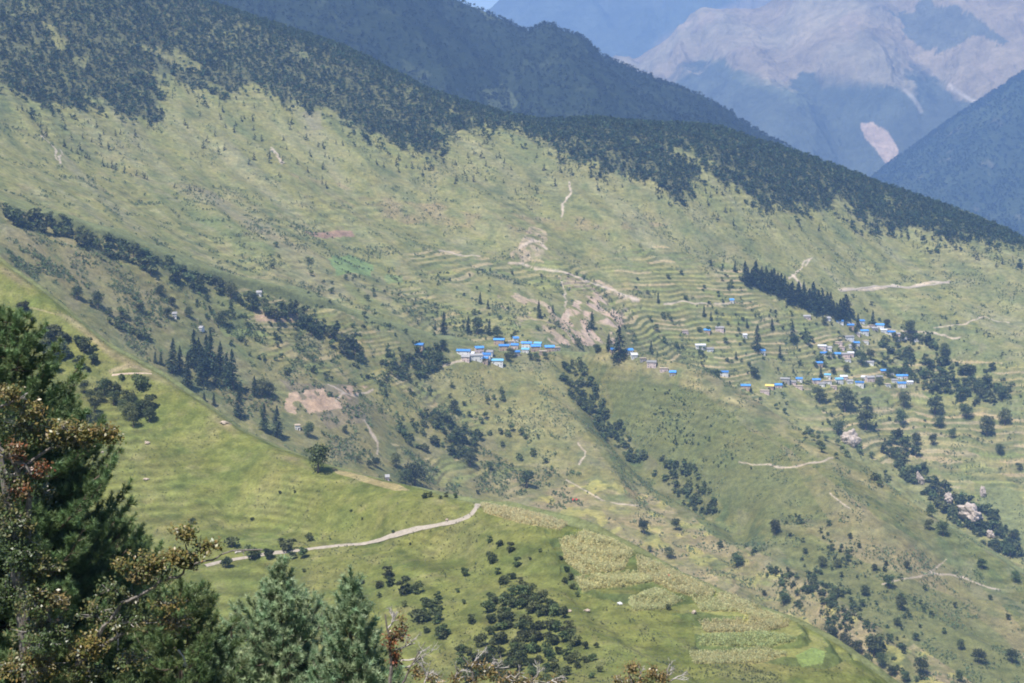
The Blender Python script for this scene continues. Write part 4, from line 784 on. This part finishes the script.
# ------------------------------------------------------------------ road, rocks, small things
def ribbon(name, pts, wid, mat, lift=.25, seg=None):
    P = [locate(x, y, seg)[0] for x, y in pts]; fine = []
    for a, b in zip(P[:-1], P[1:]):
        n = max(2, int((b-a).length/2.5)); fine += [a.lerp(b, i/n) for i in range(n)]
    fine.append(P[-1]); A_ = np.array([(q.x, q.y) for q in fine])
    for _ in range(6): A_[1:-1] = (A_[:-2]+A_[1:-1]*2+A_[2:])/4
    zc = np.array([ground_z(x, y) for x, y in A_])
    for _ in range(8): zc[1:-1] = (zc[:-2]+zc[1:-1]*2+zc[2:])/4
    V, Q = [], []
    for i in range(len(A_)):
        d = A_[min(i+1, len(A_)-1)]-A_[max(i-1, 0)]; d = d/np.linalg.norm(d); nr = np.array([-d[1], d[0]])
        wv = wid*(1+.18*math.sin(i*.7)+.1*math.sin(i*2.3))
        for s, dz in ((-1.5, -.25), (-1, .1), (-.35, .16), (.35, .16), (1, .1), (1.5, -.25)):
            q = A_[i]+nr*s*wv/2; V.append((q[0], q[1], ground_z(*q)*.7+zc[i]*.3+lift+dz+random.uniform(-.04, .04)))
    for i in range(len(A_)-1):
        for k in range(5): b = i*6+k; Q.append((b, b+1, b+7, b+6))
    o = tri_mesh(name, V, Q, [mat], n=4, smooth=True); return tag(o, kind='structure')
M_road = flat_mat('pale_dirt_road', (.36, .31, .25), .6, .75, 1.15)
M_track = flat_mat('earth_track', (.44, .34, .26), .6, .75, 1.15)
ribbon('road', [(205, 566), (222, 561), (255, 556), (285, 552), (315, 548), (345, 545), (380, 539), (410, 531), (440, 525), (464, 520), (473, 515), (477, 509), (478, 504.5)], 1.9, M_road, seg=6)
ribbon('track', [(840, 291), (858, 289), (872, 286), (905, 287), (930, 285), (950, 281)], 2.4, M_road, seg=16)
ribbon('path', [(112, 375), (125, 373), (140, 374), (152, 374)], .8, M_track, seg=6, lift=.1)
def rockmesh(seed, n=2):
    import bmesh
    bm = bmesh.new(); bmesh.ops.create_icosphere(bm, subdivisions=n+1, radius=1)
    V = np.array([v.co for v in bm.verts]); T = np.array([[v.index for v in f.verts] for f in bm.faces]); bm.free()
    r = np.random.default_rng(seed); o = r.uniform(0, 99, 3)
    k = 1+.45*perlin(V[:, 0]*1.3+o[0], V[:, 1]*1.3+V[:, 2]*.9+o[1], seed)+.22*perlin(V[:, 0]*3+o[1], V[:, 2]*3.1+V[:, 1]+o[0], seed+1)+.1*perlin(V[:, 1]*7+o[1], V[:, 2]*7.1-V[:, 0]*5+o[0], seed+2)
    V = V*k[:, None]; return V, T
M_rock = flat_mat('pale_rock', (.48, .4, .34), .35, .6, 1.25); M_rockw = flat_mat('white_rock', (.72, .7, .68), 2, .8, 1.1); M_rockt = flat_mat('tan_rock', (.46, .37, .29), 2, .7, 1.2)
def rock(px, py, wp, hp, mat, lab, seg, depth=.8, cat_='rock', nm='rock', grp=None, sub=2, seed=1, lean=0):
    p, sg = locate(px, py, seg); k = p.y/F; V, T = rockmesh(seed, sub)
    V = V*np.array([wp*k/2, wp*k/2*depth, hp*k/2]); V[:, 0] += V[:, 2]*lean
    o = tri_mesh(nm, V, T, [mat], smooth=False); o.location = (p.x, p.y+.3*wp*k/2, p.z+hp*k*.38); tag(o, lab, cat_, grp)
0 and rock(885, 525, 15, 22, M_rock, 'large pale rock outcrop on the ridge edge above the ravine', None, 1.2, 'outcrop', 'rock_outcrop', sub=3, seed=4, lean=-.35)
rock(859, 508-2, 9, 13, M_rock, 'narrow pale rock tooth left of the largest outcrop', None, 1., 'outcrop', 'rock_outcrop', sub=3, seed=5, lean=-.2) if False else None
rock(949, 505, 8, 13, M_rock, 'slender pale outcrop on the ridge left of the largest rock', 12, 1., 'outcrop', 'rock_outcrop', sub=3, seed=6, lean=-.2)
rock(973, 524, 20, 21, M_rock, 'largest pale rock outcrop on the ridge at the right edge', 12, 1.2, 'outcrop', 'rock_outcrop', sub=3, seed=7, lean=-.4)
rock(991, 538, 8, 9, M_rock, 'small pale outcrop right of the largest rock', 12, 1., 'outcrop', 'rock_outcrop', sub=3, seed=8, lean=-.3)
rock(920, 484, 6, 13, M_rock, 'pinkish rock spike on the ridge above the ravine', 12, 1., 'outcrop', 'rock_outcrop', sub=3, seed=9, lean=-.3)
rock(983, 497, 6, 12, M_rock, 'pale rock slab on the far side of the ravine', 16, 1., 'outcrop', 'rock_outcrop', sub=3, seed=10)
rock(850, 445, 17, 15, M_rock, 'square pale cliff patch below the right-hand village', 16, .6, 'outcrop', 'rock_outcrop', sub=3, seed=12)
rock(620, 605, 5, 3.2, M_rockw, 'bright white boulder in the grass below the maize terraces', 6, seed=13)
rock(224, 424, 8, 3, M_rockt, 'flat tan boulder near the crest below the grove', 6, seed=14)
for i, (x, y, w_, h_) in enumerate([(147, 444, 5, 3), (146, 480, 6, 2), (102, 453, 3, 2), (587, 612, 6, 3), (569, 612, 5, 2.5), (447, 521, 3, 3), (694, 614, 5, 4)]): rock(x, y, w_, h_, M_rockt, f'{ORD[i] if 0 else ["tan boulder left of the dark clump on the left pasture", "low pale boulder in the left pasture grass", "small tan stone near the pine edge on the left pasture", "tan boulder in the grass left of the white boulder", "low tan boulder right of the bottom thicket", "upright pale stone beside the road bend", "rough tan boulder at the foot of the yellow fields"][i]}', 6, seed=20+i)
M_red = flat_mat('red_cloth', (.6, .04, .04), 3, .8, 1.1)
def tarp(px, py, wp, lab, seg):
    p, sg = locate(px, py, seg); k = p.y/F; W_ = wp*k; V, Q = [], []; n = 8
    for j in range(n):
        for i in range(n):
            x = (i/(n-1)-.5); y = (j/(n-1)-.5); V.append((x*W_, y*W_*.8, .35+1.2*(1-abs(y)*2)*(.8+.2*math.sin(i*2.1))))
    for j in range(n-1):
        for i in range(n-1): b = j*n+i; Q.append((b, b+1, b+n+1, b+n))
    o = tri_mesh('tarpaulin', V, Q, [M_red], n=4, smooth=True); o.location = p; tag(o, lab, 'tarp')
tarp(575, 500, 5.5, 'red sheet spread over the terraces beyond the near crest', 9); tarp(668, 578, 3, 'small red sheet in the yellow field', 6)

# ------------------------------------------------------------------ foreground trees
def P3(px, py, Yd): return np.array([(px-CX)/F*Yd, Yd, (HZ-py)/F*Yd])
def mk_tuft(seed, n=40, ln=.19, wd=.0095):
    r = np.random.default_rng(seed); V, T = [], []
    for i in range(n):
        d = r.normal(size=3); d[2] = abs(d[2])*1.0+.35; d /= np.linalg.norm(d); l = ln*r.uniform(.75, 1.15)
        a = np.cross(d, r.normal(size=3)); a /= np.linalg.norm(a); e = d*l+np.array([0, 0, -.25*l*(1-d[2])])
        b = len(V); V += [a*wd, -a*wd, e]; T.append([b, b+1, b+2])
    V = np.array(V); return V, np.array(T), r.uniform(.85, 1.15)*np.ones((len(V), 3))
def mk_shoot(seed, n=70, ln=.15, wd=.0095):
    """a short leader with needles all along it"""
    r = np.random.default_rng(seed); V, T = [], []
    for i in range(n):
        z = r.uniform(0, .3); a_ = r.uniform(0, 6.28); d = np.array([math.cos(a_), math.sin(a_), r.uniform(.4, 1.4)]); d /= np.linalg.norm(d); l = ln*r.uniform(.7, 1.1)
        a = np.cross(d, r.normal(size=3)); a /= np.linalg.norm(a); o = np.array([0, 0, z]); b = len(V); V += [o+a*wd, o-a*wd, o+d*l]; T.append([b, b+1, b+2])
    V = np.array(V); return V, np.array(T), r.uniform(.85, 1.15)*np.ones((len(V), 3))
TUFT = [mk_tuft(s) for s in range(5)]+[mk_shoot(s) for s in range(5, 9)]
def place_temps(temps, pos, dirs, scl, tint):
    """place templates with +Z along dirs"""
    r = np.random.default_rng(len(pos)); n = len(pos); pick = r.integers(0, len(temps), n)
    d = dirs/np.linalg.norm(dirs, axis=1)[:, None]; a = np.cross(d, r.normal(size=(n, 3))); a /= np.linalg.norm(a, axis=1)[:, None]; b = np.cross(d, a)
    Vs, Ts, Cs, off = [], [], [], 0
    for k, (v, t, c) in enumerate(temps):
        ii = np.flatnonzero(pick == k)
        if not len(ii): continue
        w_ = v[None]*scl[ii][:, None, None]
        V = w_[..., 0:1]*a[ii][:, None]+w_[..., 1:2]*b[ii][:, None]+w_[..., 2:3]*d[ii][:, None]+pos[ii][:, None]
        Ts.append((t[None]+(np.arange(len(ii))*len(v))[:, None, None]).reshape(-1, 3)+off); Vs.append(V.reshape(-1, 3)); off += V.shape[0]*V.shape[1]
        Cs.append((c[None]*tint[ii][:, None, :]).reshape(-1, 3))
    return np.concatenate(Vs), np.concatenate(Ts), np.concatenate(Cs)
def pine(name, px, topy, Yd, prof, label, mat, seed, sc=1., whorl=.5, dens=1., lean=0, upturn=.35):
    """prof: list of (metres below the top, branch reach in metres)"""
    r = np.random.default_rng(seed); top = P3(px, topy, Yd); x0 = top[0]-lean; gz = ground_z(x0, Yd); H_ = top[2]-gz
    e = empty(name, (x0, Yd, gz)); tag(e, label, 'tree', 'young pines in the foreground')
    tp = [np.array([lean*t*t, .15*math.sin(t*5), H_*t]) for t in np.linspace(-.02, .995, 12)]
    V, T = tube(tp, [.04+.012*H_*(1-t) for t in np.linspace(0, 1, 12)], 8); tri_mesh('trunk', V, T, [M_bark], smooth=True, parent=e)
    pr = np.array(prof); br, pos, dr = [], [], []
    h = .25; maxd = pr[-1, 0]
    while h < min(maxd, H_-1.5):
        nb = r.integers(5, 8) if h > .6 else 4; a0 = r.uniform(0, 6.28)
        for j in range(nb):
            an = a0+j*6.283/nb+r.uniform(-.25, .25); reach = np.interp(h, pr[:, 0], pr[:, 1])*r.uniform(.72, 1.12)
            t = (H_-h)/H_; base = np.array([lean*t*t, .15*math.sin(t*5), H_-h+r.uniform(-.1, .1)])
            od = np.array([math.cos(an), math.sin(an), 0]); rise = r.uniform(.1, .3) if h < 3 else r.uniform(-.12, .15)
            pts = [base+od*reach*f+np.array([0, 0, reach*(rise*f+upturn*min(1, h/2.5+.1)*f*f*f-.12*math.sin(f*3.1))]) for f in np.linspace(0, 1, 6)]
            br.append(tube(pts, [.012+.012*reach*(1-f) for f in np.linspace(0, 1, 6)], 4))
            side = np.cross(od, [0, 0, 1.]); ns = max(3, int(reach*15*dens))
            for q in range(ns):
                f = .12+.88*(q+r.uniform(0, 1))/ns; c = pts[0]+(np.array(pts[min(5, int(f*5)+1)])-pts[0])*0
                k = f*5; k0 = min(4, int(k)); c = pts[k0]+(pts[k0+1]-pts[k0])*(k-k0)
                sl_ = reach*.34*(1.1-f)*r.uniform(.4, 1)*r.choice([-1, 1]); tipd = od*.5*abs(sl_)+side*sl_+np.array([0, 0, abs(sl_)*.35])
                m_ = max(1, int(abs(sl_)/.17))
                for g_ in range(m_):
                    w2 = (g_+1)/m_; pos.append(c+tipd*w2+r.normal(size=3)*.03); dr.append(od*.45+side*np.sign(sl_)*.35*w2+np.array([0, 0, .8])+r.normal(size=3)*.2)
                if r.uniform() < .4: br.append(tube([c, c+tipd], [.009, .004], 3))
            pos.append(pts[-1]); dr.append(od*.5+np.array([0, 0, 1.]))
        h += whorl*r.uniform(.8, 1.2)*(.7 if h < 1.5 else 1)
    for q in range(5): pos.append(np.array([lean, .15*math.sin(5), H_-.12*q])); dr.append(np.array([r.normal()*.15, r.normal()*.15, 1.]))
    V, T = cat(br); tri_mesh('branches', V, T, [M_bark], parent=e)
    pos = np.array(pos); n = len(pos); tn = r.uniform(.75, 1.25, (n, 1))*np.array([[1, 1, 1.]]); tn[:, 0:1] *= r.uniform(.88, 1.15, (n, 1))
    V, T, c = place_temps(TUFT, pos, np.array(dr), r.uniform(.85, 1.25, n)*sc, tn)
    tri_mesh('crown', V, T, [mat], c, parent=e); return n
print('tufts', pine('pine_tree', 281, 564, 64, [(0, .05), (.5, .2), (1, .55), (1.6, 1.0), (2.4, 1.55), (3.3, 2.2), (4.4, 2.9), (6, 3.5), (9, 3.9)], 'pale bluish young pine in the foreground, the broader of the middle pair', M_pine, 1, 1.15, .36),
 pine('pine_tree', 351, 576, 60, [(0, .04), (.6, .15), (1.2, .45), (2, .8), (2.8, 1.15), (4, 1.7), (7, 2.3)], 'slimmer pale young pine with a pointed top, right of the broad one', M_pine, 2, 1.15, .34),
 pine('pine_tree', 12, 312, 58, [(0, .35), (1, 1.0), (2.5, 1.75), (4, 2.4), (6, 3.1), (8, 3.7), (10, 4.3), (14, 4.8)], 'largest dark green pine rising at the left edge of the photo', M_pine2, 3, 1.15, .55, 1.15),
 pine('pine_tree', 62, 395, 61, [(0, .3), (1, .9), (2.5, 1.6), (5, 2.3), (9, 2.9)], 'second dark pine close behind the tallest left pine', M_pine2, 4, 1.1),
 pine('pine_tree', 182, 585, 56, [(0, .3), (.8, .9), (2, 1.6), (4, 2.3), (7, 2.8)], 'shadowy green pine between the oak limb and the pale pines', M_pine2, 5, 1.1),
 pine('pine_tree', 118, 520, 66, [(0, .3), (1, 1.1), (2, 1.7), (4, 2.4), (7, 2.8)], 'green pine behind the oak branches at lower left', M_pine2, 6, 1.1),
 pine('pine_tree', 232, 622, 68, [(0, .2), (.8, .8), (2, 1.5), (4, 2.2)], 'low pale pine peeping up left of the broad pale pine', M_pine, 7))

def leafy(name, roots, limbs, clumps, label, Yd, seed, cat_='tree', leaf=.055, extra_dead=(), group=None):
    """limbs: polylines of (px, row, depth offset, radius); clumps: (px, row, rx px, ry px, leaves, palette, depth offset)"""
    r = np.random.default_rng(seed); k = Yd/F; org = P3(*roots, Yd); gz = ground_z(org[0], Yd); e = empty(name, (org[0], Yd, gz)); tag(e, label, cat_, group)
    O = np.array([org[0], Yd, gz])
    def pt(px, py, dy): q = P3(px, py, Yd+dy); return q-O
    br = []
    for lm in limbs:
        pts = []
        for (a, b) in zip(lm[:-1], lm[1:]):
            for f in (0, .33, .66): pts.append([a[i]+(b[i]-a[i])*f for i in range(4)])
        pts.append(list(lm[-1])); P = [pt(p[0]+r.normal()*1.2, p[1]+r.normal()*1.2, p[2]) for p in pts]
        br.append(tube(P, [p[3] for p in pts], 6))
    V, T = cat(br); tri_mesh('trunk', V, T, [M_limb], parent=e)
    LV, LT, LC, off, tw = [], [], [], 0, []
    PAL = {'o': [(.15, .13, .035), (.2, .15, .045), (.09, .11, .03), (.06, .09, .025), (.22, .14, .05)], 'g': [(.05, .08, .025), (.07, .1, .03), (.035, .055, .02), (.09, .12, .04)], 'm': [(.07, .1, .03), (.12, .12, .04), (.05, .07, .02), (.2, .15, .06), (.06, .09, .03)],
           'r': [(.17, .045, .02), (.24, .08, .03), (.12, .05, .02), (.15, .12, .05), (.1, .1, .035)], 'b': [(.19, .13, .05), (.24, .16, .06), (.12, .1, .04), (.09, .09, .035)]}
    for (px, py, rx, ry, n, pal, dy) in clumps:
        c = pt(px, py, dy); ax = np.array([rx*k, (rx+ry)*.5*k, ry*k]); ns = max(3, n//22)
        d = rdir(ns, r); tips = c+d*ax*r.uniform(.25, 1., (ns, 1))
        for t in tips:
            mid = (c+t)/2+r.normal(size=3)*.04
            if r.uniform() < .8: tw.append(tube([c+(t-c)*.1, mid, t], [.016, .01, .005], 3))
        ii = r.integers(0, ns, n); P = tips[ii]+r.normal(size=(n, 3))*.085; N = rdir(n, r)*.7+np.array([-.3, -.3, .7]); N /= np.linalg.norm(N, axis=1)[:, None]
        V, T = leafquads(P, N, leaf, .55, r); LV.append(V); LT.append(T+off); off += len(V)
        pa = np.array(PAL[pal]); base = pa[r.integers(0, len(pa), ns)][ii]*.5+pa[r.integers(0, len(pa), n)]*.5; LC.append(np.repeat(base*r.uniform(.75, 1.3, (n, 1)), 4, 0))
    nl = sum(len(t) for t in LT)
    if tw: V, T = cat(tw); LV.append(V); LT.append(T+off); LC.append(np.ones((len(V), 3)))
    T = np.concatenate(LT); tri_mesh('crown', np.concatenate(LV), T, [M_leafcol, M_dead], np.concatenate(LC), np.arange(len(T)) >= nl, parent=e)
    dd = []
    for (px, py, ang, ln, gens) in extra_dead:
        dd = []
        def grow(p, a, tl, L_, g_, rad):
            q = p+np.array([math.cos(a)*math.cos(tl), math.sin(tl), math.sin(a)*math.cos(tl)])*L_
            m_ = (p+q)/2+r.normal(size=3)*.05*L_; dd.append(tube([p, m_, q], [rad, rad*.8, rad*.6], 4))
            if g_ > 0:
                for _ in range(r.integers(2, 4)): grow(p+(q-p)*r.uniform(.45, 1), a+r.normal()*.55, tl+r.normal()*.4, L_*r.uniform(.5, .8), g_-1, rad*.62)
        grow(pt(px, py, 0), ang, 0, ln*k, gens, .03); V, T = cat(dd); tri_mesh('bare_branch', V, T, [M_dead], parent=e)
    return e
# the ochre oak at lower left
leafy('oak_tree', (40, 700), [[(40, 1010, 0, .28), (36, 760, 0, .22), (20, 600, 0, .17), (5, 480, 0, .11), (-10, 410, 0, .07)], [(20, 600, 0, .12), (30, 500, -.4, .07), (10, 455, -.6, .05), (-15, 440, -.6, .04)],
        [(2, 455, -.5, .07), (18, 462, -.6, .055), (34, 474, -.7, .03)], [(-8, 412, -.4, .05), (8, 404, -.5, .04), (22, 397, -.5, .02)], [(36, 760, 0, .15), (80, 660, -.5, .07), (104, 628, -.7, .055), (122, 602, -.8, .05), (138, 597, -.8, .045), (160, 583, -.9, .04), (176, 577, -.9, .035), (190, 566, -1, .03), (208, 561, -1, .025), (222, 554, -1, .02), (262, 549, -1, .02)],
        [(5, 480, 0, .06), (50, 450, -.2, .04), (90, 436, -.3, .025), (118, 436, -.3, .012)], [(80, 660, -.5, .07), (110, 640, -.6, .05), (150, 620, -.7, .03)], [(190, 568, -1, .03), (186, 545, -1, .02), (192, 532, -1, .01)], [(80, 660, 0, .07), (50, 620, -.6, .05), (30, 590, -.8, .03)]],
      [(8, 395, 18, 14, 700, 'o', -.4), (30, 412, 16, 12, 450, 'o', -.3), (58, 428, 22, 9, 650, 'o', -.2), (85, 432, 22, 9, 800, 'o', -.3), (108, 434, 16, 8, 650, 'o', -.3), (40, 440, 26, 8, 500, 'm', 0), (75, 445, 20, 5, 300, 'm', .2), (12, 452, 16, 16, 380, 'r', -.6), (40, 470, 12, 8, 240, 'r', -.5), (20, 490, 18, 8, 330, 'r', -.5), (6, 500, 14, 12, 350, 'm', -.4), (45, 492, 18, 10, 350, 'm', 0),
       (15, 540, 28, 26, 1500, 'g', -.2), (38, 570, 22, 18, 1000, 'm', -.4), (8, 595, 22, 22, 1200, 'g', 0), (185, 532, 14, 8, 420, 'o', -1), (150, 562, 22, 8, 700, 'o', -.9), (178, 556, 18, 8, 600, 'o', -1), (205, 545, 14, 7, 350, 'o', -1), (124, 566, 12, 6, 250, 'o', -.8), (140, 575, 14, 6, 260, 'b', -.8), (168, 604, 18, 7, 400, 'o', -.8), (130, 622, 28, 9, 700, 'm', -.7), (170, 622, 18, 8, 350, 'b', -.6),
       (150, 575, 24, 9, 700, 'm', -.8), (185, 562, 20, 7, 450, 'm', -.9), (135, 600, 18, 8, 400, 'm', -.6), (95, 615, 20, 14, 600, 'm', -.4), (15, 520, 22, 14, 700, 'm', -.6), (22, 555, 20, 16, 800, 'g', -.7), (34, 600, 20, 18, 900, 'm', -.8), (14, 475, 20, 10, 400, 'm', -.5), (45, 640, 22, 14, 700, 'g', -.9), (110, 590, 14, 8, 300, 'm', -.9), (20, 425, 22, 14, 700, 'm', -.1), (70, 440, 26, 8, 600, 'm', -.1), (40, 630, 34, 16, 1300, 'm', -.5), (90, 645, 26, 14, 900, 'o', -.6), (30, 665, 40, 16, 1500, 'o', -.7), (85, 672, 26, 12, 800, 'm', -.5), (130, 660, 20, 12, 500, 'm', -.4), (55, 600, 14, 10, 300, 'b', -.6)],
      'gnarled oak with ochre and red leaves and pale limbs at lower left', 50, 11, leaf=.05, extra_dead=[(6, 404, .3, 16, 2), (30, 470, -.5, 14, 2), (235, 553, .3, 8, 2), (178, 650, -.9, 10, 2), (118, 650, 1.6, 18, 2)])
# the half dead bush right of the slim pine
leafy('bare_tree', (392, 700), [[(392, 1060, 0, .14), (394, 760, 0, .1), (392, 690, 0, .07), (390, 650, 0, .05), (386, 615, 0, .02)], [(393, 700, 0, .05), (410, 670, -.1, .03), (425, 640, -.1, .012)]],
      [(392, 640, 7, 12, 260, 'r', 0), (400, 633, 8, 7, 160, 'r', 0), (394, 660, 7, 12, 240, 'r', 0), (402, 622, 7, 5, 70, 'b', 0), (418, 672, 12, 8, 160, 'b', 0)],
      'half dead tree with grey twigs and rusty red leaves beside the slim pine', 58, 12, leaf=.05, extra_dead=[(388, 628, .9, 10, 3), (396, 650, .35, 20, 4), (400, 660, .1, 18, 4), (405, 668, .6, 18, 4), (412, 676, .2, 16, 4), (392, 622, 1.4, 10, 3)])
leafy('bare_shrub', (480, 720), [[(485, 1060, 0, .12), (484, 760, 0, .09), (480, 700, 0, .06), (470, 670, 0, .03), (462, 655, 0, .012)], [(482, 720, 0, .06), (520, 690, 0, .04), (540, 672, 0, .015)], [(480, 710, 0, .05), (440, 690, 0, .03), (428, 676, 0, .015)], [(482, 720, 0, .05), (500, 690, 0, .03), (498, 668, 0, .012)]],
      [(488, 672, 14, 6, 260, 'b', 0), (505, 678, 16, 6, 300, 'b', 0), (460, 678, 16, 6, 240, 'b', 0), (436, 680, 12, 5, 160, 'b', 0), (530, 682, 18, 5, 240, 'b', 0), (478, 664, 8, 4, 90, 'b', 0), (560, 684, 14, 4, 120, 'b', 0)],
      'bare grey shrub with brown leaf tufts along the bottom centre', 55, 13, 'shrub', .045, extra_dead=[(428, 680, 1.9, 12, 3), (470, 672, 1.1, 16, 4), (484, 672, .7, 14, 3), (495, 676, 1.3, 12, 3), (532, 684, 1.0, 14, 3), (545, 684, .5, 12, 3), (424, 684, 1.2, 12, 3), (455, 682, 1.3, 14, 3), (512, 684, 1.0, 12, 3)])
leafy('bare_shrub', (640, 730), [[(640, 1060, 0, .1), (638, 760, 0, .08), (636, 700, 0, .05), (630, 672, 0, .015)], [(638, 720, 0, .05), (660, 690, 0, .03), (668, 668, 0, .012)]],
      [(633, 668, 8, 6, 220, 'b', 0), (652, 674, 9, 6, 240, 'b', 0), (622, 680, 9, 5, 200, 'b', 0), (662, 678, 8, 5, 170, 'b', 0), (642, 682, 14, 4, 240, 'o', 0)],
      'small brown shrub with a forked bare twig at the bottom edge', 55, 14, 'shrub', .045, extra_dead=[(662, 684, 1.1, 14, 3), (668, 682, .5, 12, 3), (640, 682, 1.5, 10, 2)])
